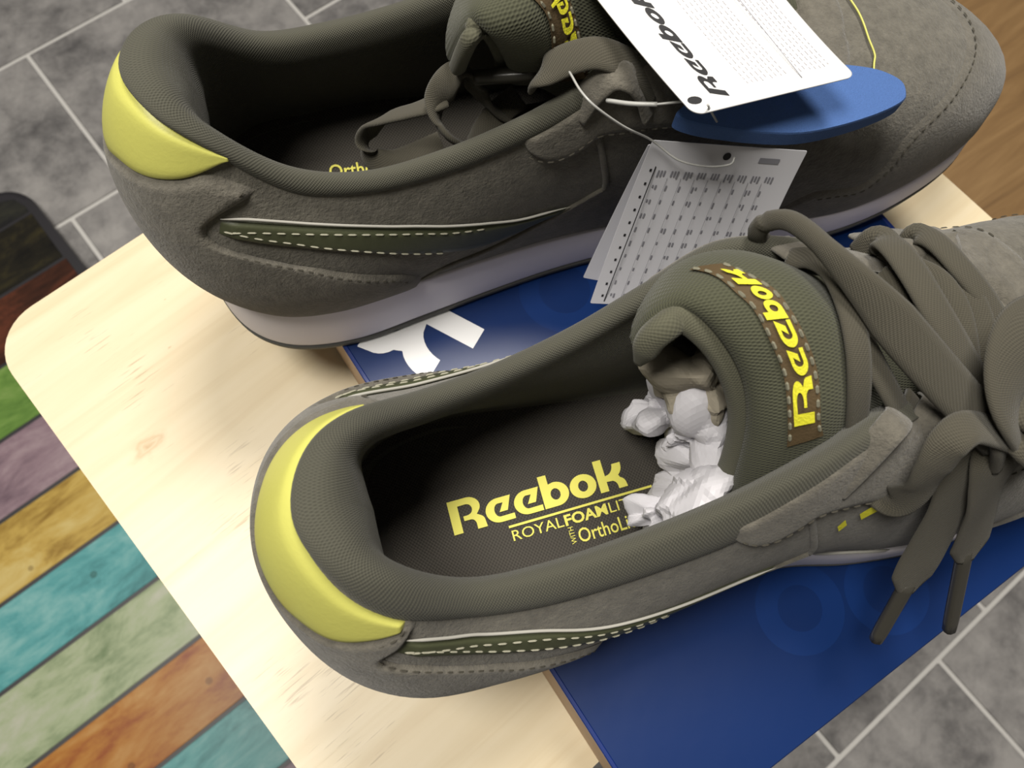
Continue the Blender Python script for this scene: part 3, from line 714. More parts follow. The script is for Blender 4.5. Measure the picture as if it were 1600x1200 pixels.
def details(s, root, mm):
    slab_on('heel_tab', YLO, YHI, M['yellow'], root, mm, .0016, 90, 12)
    # heel counter: the suede overlay that wraps the heel, its front edge notched for the stripe
    vv = np.linspace(0, .87, 60); fr_ = {k: np.interp(vv, [a for a, b in CF[k]], [b for a, b in CF[k]]) for k in CF}
    uu = np.linspace(-1, 1, 81); P = []
    for i, v in enumerate(vv):
        st = np.where(uu > 0, uu * fr_[1][i], uu * fr_[-1][i])
        e = .0019 * np.clip(1 - np.abs(uu)**60, 0, 1) * (1 if v > 0 else .3) * min(1, (.87 - v) / .06)
        top = np.interp(st, [a for a, b in YLO], [b for a, b in YLO]) + .02
        vm = np.where((st < 2.12) & (st > -2.3), np.minimum(.87, top), .87)
        vvv = np.full_like(st, v) if v < .5 else .5 + (v - .5) * (vm - .5) / .37
        P.append(U(st, vvv) + Un(st, vvv) * (e + (.0001 if v < .868 else -.0004))[:, None])
    grid('heel_counter', np.array(P), M['suede_pad'], root, flip=True, mm=mm)
    for side in (1, -1):
        stitches('stitching', [(side * (b - .12), a) for a, b in CF[side] if a >= .09], M['thread_dark'], root, mm, .0017, .0032, .0022, .0003)
        g = lambda L: [(side * a, b) for a, b in L]
        st_ = slab_on('side_stripe', g(SLO[side]), g(SHI[side]), M['stripe'], root, mm, .0012, 70, 8)
        cord('piping', g([(a, b + .012) for a, b in SHI[side]]), .00043, M['piping'], st_, mm, .0008)
        hi = [(a, b - .045 + .02 * (i > 5)) for i, (a, b) in enumerate(SHI[side])][:-2]; lo = [(a, b + .035) for a, b in SLO[side]][:-4 if side < 0 else -2]
        stitches('stitching', g(hi), M['thread_light'], st_, mm, .0013, .0040, .0028, .00032)
        stitches('stitching', g(lo), M['thread_light'], st_, mm, .0013, .0040, .0028, .00032)
        cord('seam', g(SEAM), .0010, M['suede'], root, mm, .0001)
    cord('piping', [(7.05, .04), (7.25, .11), (7.5, .135), (7.85, .115), (8.3, .05)], .0005, M['piping'], root, mm, .0006)
    # eyestay from one side round the front of the lacing to the other
    lo = EYE + mir(EYE)[::-1][1:]
    hi = [(a, min(.995, max(b + .03, {0: .93}.get(i, .93 + .062 * min(1, max(0, (21.9 - a) / 1.9)))))) for i, (a, b) in enumerate(EYE)]
    slab_on('eyestay', lo, hi + mir(hi)[::-1][1:], M['suede_pad'], root, mm, .0021, 160, 12)
    stitches('stitching', [(a + (.10 if a > 20 else 0), b + .035) for a, b in EYE[1:13]], M['thread_dark'], root, mm, .0022, .0032, .0022, .0003)
    stitches('stitching', mir([(a, b + .035) for a, b in EYE[1:13]]), M['thread_dark'], root, mm, .0022, .0032, .0022, .0003)
    yl = [(16.2, .60), (15.6, .68), (15.15, .735), (14.8, .760), (14.5, .792), (14.2, .820), (14, .832)]
    if s == 'A': yl = yl[2:]
    cord('toe_piping', yl + mir(yl)[::-1][1:], .00032, M['yellow'], root, mm, .0012, 160)
    slab_on('mudguard', [(a, 0.0) for a, b in MUD] + mir([(a, 0.0) for a, b in MUD])[::-1][1:], MUD + mir(MUD)[::-1][1:], M['suede_pad'], root, mm, .0012, 120, 12)
    mud = [(a, b - .035) for a, b in MUD if b > .15]
    stitches('stitching', mud + mir(mud)[::-1][1:], M['thread_dark'], root, mm, .0013, .0032, .0022, .0003)

# ---- tongues: rows from the free rim towards the toe, each from the viewer's side across (pixel of the photo, height)
TG = {'A': [
 [(1128, 792, .058), (1148, 738, .073), (1166, 662, .089), (1158, 590, .100), (1120, 525, .107), (1068, 486, .109), (1018, 505, .104), (988, 548, .094)],
 [(1180, 790, .062), (1205, 722, .083), (1222, 650, .097), (1216, 575, .105), (1184, 505, .1105), (1135, 458, .1105), (1078, 440, .103), (1035, 452, .092)],
 [(1240, 772, .066), (1268, 708, .086), (1283, 640, .0995), (1278, 562, .107), (1252, 492, .111), (1205, 440, .1095), (1150, 418, .102), (1110, 415, .091)],
 [(1310, 735, .072), (1332, 675, .088), (1340, 612, .100), (1336, 550, .1055), (1315, 490, .107), (1275, 445, .104), (1240, 425, .097), (1215, 415, .089)],
 [(1410, 680, .074), (1420, 630, .086), (1428, 585, .094), (1425, 540, .0965), (1410, 490, .0965), (1385, 455, .093), (1360, 435, .088), (1345, 425, .081)],
 [(1610, 625, .058), (1640, 575, .063), (1660, 540, .0660), (1662, 510, .067), (1652, 480, .0665), (1632, 455, .0645), (1610, 440, .062), (1592, 430, .058)]],
 'B': [
 [(796, 122, .078), (789, 92, .092), (774, 62, .103), (754, 42, .110), (735, 46, .109), (721, 66, .103), (711, 88, .095), (706, 102, .088)],
 [(846, 128, .078), (842, 92, .094), (828, 55, .106), (806, 20, .113), (780, 2, .112), (760, -4, .106), (745, -4, .098), (735, 0, .089)],
 [(905, 125, .078), (904, 92, .092), (893, 58, .105), (875, 18, .112), (850, -18, .112), (830, -38, .106), (812, -48, .098), (800, -54, .089)],
 [(970, 112, .078), (972, 82, .089), (968, 48, .100), (957, 8, .107), (936, -34, .108), (916, -60, .103), (900, -74, .095), (890, -80, .087)],
 [(1085, 80, .072), (1092, 50, .081), (1096, 15, .088), (1090, -24, .092), (1075, -64, .092), (1060, -89, .088), (1046, -104, .083), (1040, -112, .077)],
 [(1205, 50, .062), (1212, 24, .067), (1215, -6, .071), (1210, -44, .073), (1200, -74, .073), (1190, -94, .071), (1180, -112, .068), (1172, -122, .063)]]}

class Tongue:
    def __init__(self, s):
        self.G = np.array([[loc(s, *p) for p in r] for r in TG[s]])
        if s == 'B':   # under the tags: keep the tongue inside the lacing slot
            for r, y0, y1 in ((2, .018, -.019), (3, .014, -.018), (4, .011, -.0145), (5, .008, -.0115)): self.G[r, :, 1] = np.linspace(y0, y1, 8)
        y_ = np.linspace(-1, 1, 8); self.G[5] = np.stack([np.full(8, .236), (.001 + .011 * y_) * FRAME[s][2], .066 - .006 * y_**2], 1)
        if s == 'A': self.G[3, :, 2] -= .004; self.G[4, :, 2] -= .007
        self.sg = 1.0
        if self.nrm(np.array([1.0]), np.array([3.5]))[0][2] < 0: self.sg = -1.0
    def at(self, t, c):
        t, c = np.broadcast_arrays(np.asarray(t, float), np.asarray(c, float)); sh = t.shape; t, c = t.ravel(), c.ravel()
        out = np.empty((len(t), 3)); rows = np.stack([cr(self.G[r], c) for r in range(len(self.G))], 0)
        for i in range(len(t)): out[i] = cr(rows[:, i], np.array([t[i]]))[0]
        return out.reshape(sh + (3,))
    def nrm(self, t, c):
        e = .02; a = self.at(np.asarray(t) + e, c) - self.at(np.asarray(t) - e if np.min(t) > e else np.asarray(t), c)
        b = self.at(t, np.clip(np.asarray(c) + e, 0, 7)) - self.at(t, np.clip(np.asarray(c) - e, 0, 7))
        n = np.cross(a, b) * self.sg; return n / (np.linalg.norm(n, axis=-1, keepdims=True) + 1e-12)
    def h(self, t, c):
        e = np.minimum(np.asarray(t) / .55, np.minimum(np.asarray(c), 7 - np.asarray(c)) / .6); e = np.clip(e, 0, 1)
        return np.sqrt(np.clip(1 - (1 - e)**2, 0, 1))
    def skin(self, t, c, H=.0040):
        return self.at(t, c) + self.nrm(t, c) * (self.h(t, c) * H)[..., None]

def tongue(s, root, mm):
    T = Tongue(s)
    tt = np.concatenate([np.linspace(0, .6, 14)**1.0, np.linspace(.65, 5, 40)]); cc = np.linspace(0, 7, 56)
    tg, cg = np.meshgrid(tt, cc, indexing='ij')
    P = T.skin(tg, cg)
    tng = grid('tongue', P, M['tongue'], root, mm=mm, flip=T.sg < 0)
    # the softer lining: an underside sheet and a roll along the free rim
    n = T.nrm(tg, cg); e = np.clip(tg / .5, 0, 1); b = np.sqrt(np.clip(1 - (1 - e)**2, 0, 1))
    ec = np.clip(np.minimum(cg, 7 - cg) / .6, 0, 1); bc = np.sqrt(1 - (1 - ec)**2)
    P2 = T.at(tg, cg) - n * (b * bc * .0046 + .0004)[..., None]
    lin = grid('tongue_lining', P2, M['tongue_edge'], root, mm=mm, flip=T.sg > 0)
    c1 = np.linspace(0.02, 6.98, 70); z = np.zeros_like(c1)
    td = T.at(z + .3, c1) - T.at(z, c1); td /= np.linalg.norm(td, axis=-1, keepdims=True)
    rr = .0034 if s == 'A' else .0022; Q = T.at(z, c1) - T.nrm(z + .1, c1) * rr * .7 - td * rr * .65
    grid_tube('rim_roll', Q, lambda x: (rr * min(1, .35 + 8 * x, .35 + 8 * (1 - x)),) * 2, M['tongue_edge'], lin, 14, mm)
    return T, tng

def label_on(T, tng, mm, L, Rr, span):
    """cloth label across the tongue between two edge paths of (t, c), with the word embroidered"""
    k = 60; w = np.linspace(0, 1, 8); A, B_ = smooth(L, k), smooth(Rr, k)
    tc_ = A[:, None] * (1 - w[None, :, None]) + B_[:, None] * w[None, :, None]
    def P(tc, off):
        t, c = tc[..., 0], tc[..., 1]; return T.skin(t, c) + T.nrm(t, c) * off
    G = P(tc_, .0006); edge = np.abs(2 * w - 1) > .99
    lab = grid('tongue_label', G, M['patch'], tng.parent, mm=mm, flip=T.sg > 0)
    lab['label'] = 'brown woven label'
    V, F, x0 = [], [], span[0]
    sc = (span[1] - span[0]) / LOGOW
    def mp(x, y):
        u = x0 + x * sc
        a = cr(A, np.array([u * (k - 1)]))[0]; b = cr(B_, np.array([u * (k - 1)]))[0]
        q = .80 - .60 * y
        return P((a * (1 - q) + b * q)[None], .0013)[0]
    V, F = logo(mp, 1.0)
    # lettering sits just above the cloth
    mesh_from('lettering', V, F, M['emb_yellow'], lab, None, False, mm)
    for q in (.07, .93):
        tcq = A * (1 - q) + B_ * q; tcq = smooth(tcq, 300); t, c = tcq[:, 0], tcq[:, 1]
        dashes('stitching', T.skin(t, c) + T.nrm(t, c) * .0009, T.nrm(t, c), M['thread'], lab, mm, .0034, .0024, .0004)
# ---- laces: (pixel of the photo, height) paths
def L_(s, P): return [loc(s, *p) for p in P]

def lace(s, root, mm, pts, w=.0042, roll=None, name='lace', mat=None, t=.0011, taper=None, up=(0, 0, 1), samples=None):
    return ribbon(name, L_(s, pts), mat or M['lace'], root, mm, w, t, roll, samples, taper, up)

def aglet(s, root, mm, a, b, r=.0021):
    P = np.array([loc(s, *a), loc(s, *b)]); Q = np.array([P[0] * (1 - k) + P[1] * k for k in np.linspace(0, 1, 10)])
    o = grid_tube('aglet', Q, lambda x: (r * (.85 + .15 * min(1, 6 * (1 - x))), r * .8), M['aglet'], root, 10, mm)
    return o

END = lambda x: 1.0 if x < .86 else 1.0 - .55 * ((x - .86) / .14)
def laces_A(root, mm):
    s = 'A'; K = lambda pts, **k: lace(s, root, mm, pts, **k)
    # suede loops the laces run through
    for P in ([(1300, 768, .088), (1330, 738, .0945), (1362, 704, .1005), (1390, 672, .1045), (1404, 654, .1035), (1400, 642, .098)],
              [(1392, 772, .080), (1418, 722, .090), (1440, 674, .098), (1453, 648, .1005), (1460, 634, .098), (1452, 628, .092)],
              [(1468, 735, .072), (1486, 700, .080), (1500, 668, .085), (1505, 655, .084)],
              [(1215, 378, .100), (1240, 392, .104), (1262, 400, .105), (1275, 406, .101)],
              [(1345, 368, .088), (1372, 382, .095), (1390, 392, .097), (1402, 398, .094)],
              [(1400, 362, .083), (1425, 376, .090), (1442, 384, .092), (1452, 390, .089)],
              [(1448, 358, .078), (1470, 368, .084), (1488, 376, .086), (1496, 382, .084)]):
        K(P, w=.0036, name='lace_loop', mat=M['suede_pad'], t=.0009)
    K([(1232, 404, .104), (1268, 405, .108), (1302, 428, .1115), (1328, 485, .113), (1341, 550, .1115), (1342, 620, .105), (1334, 690, .093), (1322, 735, .080)], w=.0030)
    K([(1310, 470, .1075), (1340, 520, .1085), (1370, 575, .107), (1400, 630, .102), (1420, 670, .094), (1428, 705, .085), (1412, 742, .076)], w=.0029)
    K([(1345, 400, .092), (1372, 376, .0985), (1398, 388, .1035), (1428, 428, .1055), (1462, 485, .1055), (1500, 550, .1025), (1538, 620, .096), (1560, 675, .088)], w=.0040)
    K([(1385, 415, .094), (1430, 420, .0975), (1468, 440, .0985), (1495, 480, .0985), (1508, 530, .0965), (1512, 580, .092), (1506, 630, .085)], w=.0029, roll=[25] * 7)
    K([(1372, 430, .099), (1400, 450, .1005), (1425, 490, .1005), (1430, 530, .098)], w=.0030, roll=[20] * 4)
    K([(1425, 392, .088), (1470, 415, .0945), (1508, 450, .0965), (1532, 495, .0955), (1540, 550, .0925), (1530, 605, .086)], w=.0030, roll=[15] * 6)
    K([(1412, 388, .086), (1432, 368, .092), (1462, 378, .0955), (1502, 420, .0975), (1538, 465, .0965), (1564, 512, .0935), (1578, 560, .088)], w=.0033)
    K([(1415, 620, .098), (1445, 655, .0945), (1466, 690, .0875), (1470, 725, .079), (1455, 750, .071)], w=.0030, roll=[-20] * 5)
    # the long strand across, edge-on at first, then flat
    K([(1192, 378, .098), (1184, 362, .104), (1198, 347, .109), (1230, 344, .114), (1264, 364, .117), (1310, 408, .119), (1366, 468, .1185), (1424, 536, .1155), (1486, 606, .110), (1560, 684, .101)],
      w=.0052, roll=[60, 62, 62, 62, 60, 58, 50, 36, 26, 20], t=.0014, taper=lambda x: .46 + .54 * min(1, max(0, (x - .50) / .22)))
    # knot and bow
    K([(1560, 712, .094), (1568, 680, .104), (1592, 655, .109), (1625, 655, .107), (1645, 690, .098), (1630, 720, .09)], w=.0052, t=.0018)
    K([(1572, 655, .102), (1600, 690, .106), (1628, 722, .100)], w=.0048, t=.0016)
    K([(1600, 690, .101), (1578, 640, .111), (1576, 570, .116), (1600, 515, .118), (1650, 500, .116), (1700, 540, .110), (1700, 610, .104), (1640, 680, .100)], w=.0064, roll=[0, 10, 12, 10, 0, 0, 0, 0], t=.0014)
    K([(1590, 690, .101), (1556, 676, .106), (1514, 668, .110), (1482, 692, .109), (1458, 730, .103), (1436, 760, .095), (1404, 780, .087), (1374, 774, .080), (1352, 764, .0755)], w=.0043, roll=[10, 12, 15, 10, 5, 5, 5, 0, 0], t=.0014)
    a = K([(1515, 700, .096), (1500, 745, .089), (1478, 800, .078), (1452, 850, .067), (1430, 890, .058), (1414, 922, .050)], w=.0058, roll=[10, 5, 0, 0, 0, 0], taper=END)
    aglet(s, a, mm, (1418, 912, .0525), (1368, 1000, .034))
    a = K([(1580, 690, .100), (1562, 715, .097), (1548, 750, .090), (1534, 795, .079), (1519, 840, .068), (1506, 872, .060)], w=.0064, roll=[0, 5, 5, 0, 0, 0], taper=END)
    aglet(s, a, mm, (1508, 860, .0625), (1483, 984, .037))
    # yellow embroidered marks beside the lacing
    for st0, st1, v in ((7.26, 7.40, .60), (7.62, 7.92, .615), (8.20, 8.40, .64)):
        t = np.linspace(st0, st1, 12)[:, None] * np.ones((1, 5)); vv = v + np.linspace(-.02, .02, 5)[None, :] + np.linspace(0, .02, 12)[:, None]
        grid('embroidery', U(t, vv) + Un(t, vv) * .0018, M['emb_yellow'], root, mm=mm)

def laces_B(root, mm):
    s = 'B'; K = lambda pts, **k: lace(s, root, mm, pts, **k)
    K([(838, 128, .094), (852, 112, .100), (890, 92, .104), (930, 83, .106), (965, 92, .105), (1000, 112, .101), (1022, 145, .093)], w=.0044, roll=[-15] * 7)
    K([(900, 178, .090), (926, 142, .0985), (956, 118, .1035), (984, 122, .1025), (1004, 146, .096), (1016, 178, .088)], w=.0040, name='lace_loop', mat=M['suede_pad'], t=.0010, roll=[-20] * 6)
    # loose end tucked into the shoe
    a = K([(885, 165, .066), (845, 178, .066), (800, 180, .069), (765, 165, .073), (744, 138, .079), (738, 116, .084), (718, 110, .085), (698, 128, .082), (684, 158, .076), (684, 190, .071), (702, 214, .068), (730, 232, .062)],
          w=.0042, roll=[0, 0, -10, -40, -80, -60, -10, 20, 55, 75, 60, 30], samples=110)
    aglet(s, a, mm, (742, 120, .088), (838, 114, .092), .0023)
    K([(700, 150, .076), (672, 163, .073), (640, 174, .068), (604, 184, .062), (580, 200, .055), (570, 222, .049), (580, 246, .045), (612, 254, .045), (648, 240, .048), (690, 222, .050)],
      w=.0042, roll=[-10, -15, -20, -25, -60, -85, -60, -20, 0, 0], samples=100)
    K([(812, 150, .074), (780, 176, .071), (760, 200, .067), (745, 230, .060)], w=.0040, roll=[20] * 4)

def insole_print(s, root, mm):
    z = .0338
    if s == 'A':
        o, e, h = loc(s, 710, 834.5, z), loc(s, 989, 752, z), loc(s, 697, 782.6, z)
        a = (e - o) / LOGOW; b = (h - o)
    else:  # the same print in the other shoe, mirrored frame but upright reading
        o = loc(s, 513, 264, z); a0 = loc(s, 600, 252, z) - o; a = a0 / np.linalg.norm(a0) * .0133; b = loc(s, 509, 240, z) - o; b = b / np.linalg.norm(b) * .0118
    def mp(x, y, k=z):
        p = o + a * x + b * y
        p[2] = z + .0001 + .009 * 0
        return p
    def zfix(V):
        out = []
        for p in V:
            q = np.array(p, float); q[2] = insole_z(q[0], q[1]) + .0004; out.append(q)
        return out
    W_ = LOGOW; parts = []
    def textat(t, x, y, size, bold=0.0, sx=1.0, rot=False):
        k = size
        if rot: V, F, w = fonttext(t, lambda u, v: mp(x - v * k, y + u * k), 1.0, bold)
        else: V, F, w = fonttext(t, lambda u, v: mp(x + u * k * sx, y + v * k), 1.0, bold)
        parts.append((V, F)); return x + w * k * sx
    if s == 'A':
        parts.append(logo(lambda x, y: mp(x, y), 1.0))
        x0 = 1.42; parts.append(([mp(x0, -.24), mp(W_ + .6, -.24), mp(W_ + .6, -.17), mp(x0, -.17)], [(0, 1, 2, 3)]))
        x = textat('ROYAL', x0, -.64, .45); x = textat('FOAM', x + .02, -.64, .45, .03); textat('LITE', x + .03, -.64, .45)
        textat('WITH', 3.05, -1.22, .20, 0, 1, True); textat('OrthoLite', 3.12, -1.24, .60, 0.008, .72)
    else:
        textat('OrthoLite', -.02, -.1, .62, .012, .72)
    V, F = merge(parts); V = zfix(V)
    # orient every face upwards
    F2 = []
    for f in F:
        p = [V[i] for i in f[:3]]; n = np.cross(p[1] - p[0], p[2] - p[0])[2]
        F2.append(f if n > 0 else f[::-1])
    return V, F2

def insole_z(x, y):
    side = np.linspace(0, 14, 80) if y < .002 else np.linspace(28, 14, 80)
    q = base(side) - outn(side) * .0055; k = np.interp(x, q[:, 0], q[:, 1])
    e = min(1, abs(y - .002) / abs(k - .002))
    return .030 - .009 * min(1, max(0, (x - .05) / .16)) + float(spring(x)) + .003 * e**3

for s in ('A', 'B'):
    ST = STS[s]; root, mm = SH[s], FRAME[s][2]
    details(s, root, mm)
    T, tng = tongue(s, root, mm)
    if s == 'A':
        label_on(T, tng, mm, [(1.18, 1.60), (1.15, 2.05), (1.08, 3.0), (1.0, 3.7), (.98, 4.35), (.9, 4.75), (.88, 5.35), (.86, 5.7)],
                 [(1.85, 1.75), (1.76, 2.1), (1.74, 2.95), (1.67, 3.6), (1.6, 4.15), (1.56, 4.5), (1.38, 5.0), (1.30, 5.4)], (.135, .86))
        laces_A(root, mm)
    else:
        label_on(T, tng, mm, [(1.25, .8), (1.24, 1.65), (1.30, 2.4), (1.26, 2.85), (1.18, 3.3), (1.12, 4.0), (1.1, 5.0)],
                 [(2.0, .8), (2.02, 1.7), (2.0, 2.35), (1.92, 2.85), (1.82, 3.3), (1.75, 4.0), (1.75, 5.0)], (.07, .66))
        laces_B(root, mm)
    V, F = insole_print(s, root, mm)
    ins = [c for c in root.children if c.name.startswith('insole')][0]
    mesh_from('lettering', V, [f[::-1] for f in F] if mm < 0 else F, M['print_yellow'], ins, None, False, mm)
    for c in root.children:
        n = c.name.split('.')[0]
        lb = {'midsole': 'pale grey-white foam midsole', 'heel_tab': 'bright yellow leather heel tab', 'outsole': 'thin dark grey rubber outsole', 'toe_piping': 'thin yellow piping across the toe'}.get(n)
        if lb: c['label'] = lb
# ------------------------------------------------------------------ crumpled tissue inside the nearer shoe
def wloc(px, py, z):
    q = world_at(px, py, z); return np.array([q[0], q[1], q[2] + LID])

def crumple(name, c, rad, seed, mat, amp=.35, folds=14, sub=5, parent=None):
    rnd = np.random.RandomState(seed)
    bm = bmesh.new(); bmesh.ops.create_icosphere(bm, subdivisions=sub, radius=1)
    D = rnd.normal(size=(folds, 3)); D /= np.linalg.norm(D, axis=1)[:, None]; off = rnd.uniform(-.7, .7, folds); am = rnd.uniform(.3, 1, folds) * amp / 3
    per = rnd.uniform(.38, 1.0, folds)
    for v in bm.verts:
        p = np.array(v.co); h = 0
        for k in range(folds):
            d = p @ D[k] + off[k]; h += am[k] * (abs((d / per[k]) % 2 - 1) * 2 - 1)
        q = p * (1 + h); v.co = Vector(q * np.array(rad))
    me = bpy.data.meshes.new(name); bm.to_mesh(me); bm.free(); me.materials.append(mat)
    o = bpy.data.objects.new(name, me); COL.objects.link(o)
    if parent: o.parent = parent; o.location = Vector(c) - parent.location
    else: o.location = c
    o.rotation_euler = rnd.uniform(-.5, .5, 3)
    return o
cp = thing('crumpled_paper', 'crumpled white tissue paper stuffed behind the tongue of the nearer sneaker', 'paper', wloc(1060, 700, .045))
crumple('tissue_wad', wloc(1098, 770, .050), (.0118, .0105, .0150), 3, M['paper'], .95, parent=cp)
crumple('tissue_wad', wloc(1092, 672, .056), (.0130, .0115, .0120), 8, M['paper'], .95, parent=cp)
crumple('tissue_wad', wloc(1120, 735, .048), (.0110, .0110, .0120), 11, M['paper'], .95, parent=cp)
crumple('tissue_wad', wloc(1036, 638, .050), (.0070, .0095, .0125), 5, M['paper'], .95, parent=cp)
crumple('tissue_wad', wloc(1034, 808, .045), (.0062, .0042, .0060), 6, M['paper'], .95, parent=cp)
bw = thing('shaded_beige_tissue', 'beige tissue, shade darkened into its colour, tucked under the curled tongue rim of the nearer sneaker', 'paper', wloc(1095, 590, .070))
crumple('tissue_wad', wloc(1098, 592, .070), (.0105, .0095, .0115), 23, M['paper_beige_shaded'], .7, parent=bw)

# ------------------------------------------------------------------ swing tags on the farther shoe
class Quad:
    """a curved card through four corners (bottom-left, bottom-right, top-right, top-left)"""
    def __init__(self, c, sag=0.0, bend=0.0):
        self.c = [np.array(p, float) for p in c]; self.sag, self.bend = sag, bend
        n = np.cross(self.c[1] - self.c[0], self.c[3] - self.c[0]); self.n = n / np.linalg.norm(n)
        if self.n[2] < 0: self.n = -self.n
        self.w = np.linalg.norm(self.c[1] - self.c[0]); self.hh = np.linalg.norm(self.c[3] - self.c[0])
    def __call__(self, u, v, off=0.0):
        a = self.c[0] * (1 - u) + self.c[1] * u; b = self.c[3] * (1 - u) + self.c[2] * u
        return a * (1 - v) + b * v + self.n * (off + self.sag * 4 * u * (1 - u) + self.bend * 4 * v * (1 - v))

def card(name, Q, mat, parent, r=.003, th=.0004, nu=16, nv=16):
    V, F = [], []
    us = np.linspace(0, 1, nu); vs2 = np.linspace(0, 1, nv)
    def pt(u, v, off):
        # round the corners
        x, y = u * Q.w, v * Q.hh
        cx, cy = min(max(x, r), Q.w - r), min(max(y, r), Q.hh - r); dx, dy = x - cx, y - cy
        if dx and dy:
            d = max(abs(dx), abs(dy)) / math.hypot(dx, dy); dx *= d; dy *= d
        return Q((cx + dx) / Q.w, (cy + dy) / Q.hh, off)
    us = sorted(set(list(us) + [k * r / Q.w / 5 for k in range(6)] + [1 - k * r / Q.w / 5 for k in range(6)])); vs2 = sorted(set(list(vs2) + [k * r / Q.hh / 5 for k in range(6)] + [1 - k * r / Q.hh / 5 for k in range(6)]))
    nu, nv = len(us), len(vs2)
    for off in (0, -th):
        for u in us:
            for v in vs2: V.append(pt(u, v, off))
    for i in range(nu - 1):
        for j in range(nv - 1):
            f = (i * nv + j, (i + 1) * nv + j, (i + 1) * nv + j + 1, i * nv + j + 1); F.append(f); F.append(tuple(k + nu * nv for k in f[::-1]))
    rim = [(i, 0) for i in range(nu)] + [(nu - 1, j) for j in range(1, nv)] + [(i, nv - 1) for i in range(nu - 2, -1, -1)] + [(0, j) for j in range(nv - 2, 0, -1)]
    for k in range(len(rim)):
        a, b = rim[k], rim[(k + 1) % len(rim)]; ia, ib = a[0] * nv + a[1], b[0] * nv + b[1]
        F.append((ia, ia + nu * nv, ib + nu * nv, ib))
    return mesh_from(name, V, F, mat, parent, None, True)

def rel(e): return lambda p: np.array(p) - np.array(e.location)

def on_card(name, Q, VF, mat, parent, off=.0002, stuff=False):
    V, F = VF
    pts = [Q(x, y, off) for x, y in V]
    F2 = []
    for f in F:
        n = np.cross(pts[f[1]] - pts[f[0]], pts[f[2]] - pts[f[0]]); F2.append(f if n @ Q.n > 0 else f[::-1])
    o = mesh_from(name, pts, F2, mat, parent, None, False)
    if stuff: o['kind'] = 'stuff'
    return o

def rects_(L):
    V, F = [], []
    for x0, y0, x1, y1 in L:
        o = len(V); V += [(x0, y0), (x1, y0), (x1, y1), (x0, y1)]; F.append((o, o + 1, o + 2, o + 3))
    return V, F

# the soft blue foam sample
fo = [(1057, 180), (1070, 163), (1115, 132), (1180, 108), (1250, 97), (1310, 100), (1370, 108), (1408, 125), (1417, 144), (1410, 159), (1372, 178), (1312, 197), (1252, 208), (1190, 207), (1130, 200), (1085, 192)]
fz = lambda px: .088 + .010 * (1416 - px) / 360
top = smooth(np.array([wloc(px, py, fz(px)) for px, py in fo]), 96, True)
def foam():
    c = top.mean(0); n = len(top); dn = np.array([0, 0, -.0055]); rings = [c + (top - c) * .985 + [0, 0, .0002], top + dn * .08, top + dn * .92, c + (top - c) * .985 + dn]
    V = np.vstack([[c + [0, 0, .0003]], *rings, [c + dn]]); F = []
    for i in range(n):
        j = (i + 1) % n; F.append((0, 1 + i, 1 + j))
        for k in range(3): F.append((1 + k * n + i, 1 + (k + 1) * n + i, 1 + (k + 1) * n + j, 1 + k * n + j))
        F.append((1 + 3 * n + j, 1 + 3 * n + i, 1 + 4 * n))
    a = (top[1] - top[0]); F = [f[::-1] for f in F] if np.cross(top[1] - c, top[2] - c)[2] < 0 else F
    return mesh_from('foam_sample', V, F, M['foam'], None, None, False)
tag(foam(), 'oval of soft blue foam hanging under the white swing tag on the farther sneaker', 'foam')

# the white swing tag
tq = Quad([wloc(1086, 180, .112), wloc(1338, 119, .106), wloc(1160, -90, .112), wloc(868, -90, .118)], 0, -.0012)
tg = thing('swing_tag', 'white card swing tag with bold black word lying over the farther sneaker laces', 'tag', tuple(wloc(1200, 60, .108)))
def child(o, e):
    o.data.transform(Matrix.Translation(-Vector(e.location))); o.parent = e; return o
tcard = child(card('card', tq, M['tag'], None, .0028), tg)
def pxuv(Q, px, py):
    """card coordinates of a point seen at a pixel"""
    best = None
    u, v = .5, .5
    def pj(u, v):
        p = Q(u, v) - np.array([0, 0, CAMH]); q = R.T @ p; return np.array([800 + FPX * q[0] / q[2], 600 + FPX * q[1] / q[2]])
    for _ in range(20):
        f = pj(u, v) - [px, py]; e = 1e-4
        J = np.stack([(pj(u + e, v) - pj(u, v)) / e, (pj(u, v + e) - pj(u, v)) / e], 1)
        d = np.linalg.solve(J, -f); u += d[0]; v += d[1]
    return np.array([u, v])
o_, e_ = pxuv(tq, 1140, 150), pxuv(tq, 1136, 144)
ax = pxuv(tq, 1140 - 64, 150 - 80) - o_; h_ = pxuv(tq, 1098, 134) - o_
ax = np.array([0, 1.0]) * (ax[1] / 102.4) * 43 ; hx = np.array([h_[0], 0])
V, F = logo(lambda x, y: tuple(o_ + ax * x + hx * y), 1.0, .28)
child(on_card('lettering', tq, (V, F), M['ink'], None), tg)
V = [tuple(pxuv(tq, 1085, 157) + np.array([.0019 * math.cos(a) / tq.w, .0012 * math.sin(a) / tq.hh])) for a in np.linspace(0, 2 * math.pi, 16, endpoint=False)]
child(on_card('punched_hole', tq, (V, [tuple(range(16))]), M['ink'], None), tg)
a, b = pxuv(tq, 1252, 122), pxuv(tq, 1150, 0)
w_ = .0009 / tq.w
child(on_card('rule', tq, ([(a[0], a[1]), (a[0] + w_ * .3, a[1]), (b[0] + w_ * .3, 1), (b[0], 1)], [(0, 1, 2, 3)]), M['ink_grey'], None), tg)
rnd = random.Random(4); L = []
for k in range(16):
    u = .40 + .030 * k + (.06 if k > 8 else 0)
    if u > .95: break
    y = .10 + rnd.random() * .02
    while y < .97:
        ln = rnd.uniform(.012, .03); L.append((u, y, u + .006, y + ln)); y += ln + rnd.uniform(.008, .016)
child(on_card('small_print', tq, rects_(L), M['ink_faint'], None, .0002, True), tg)

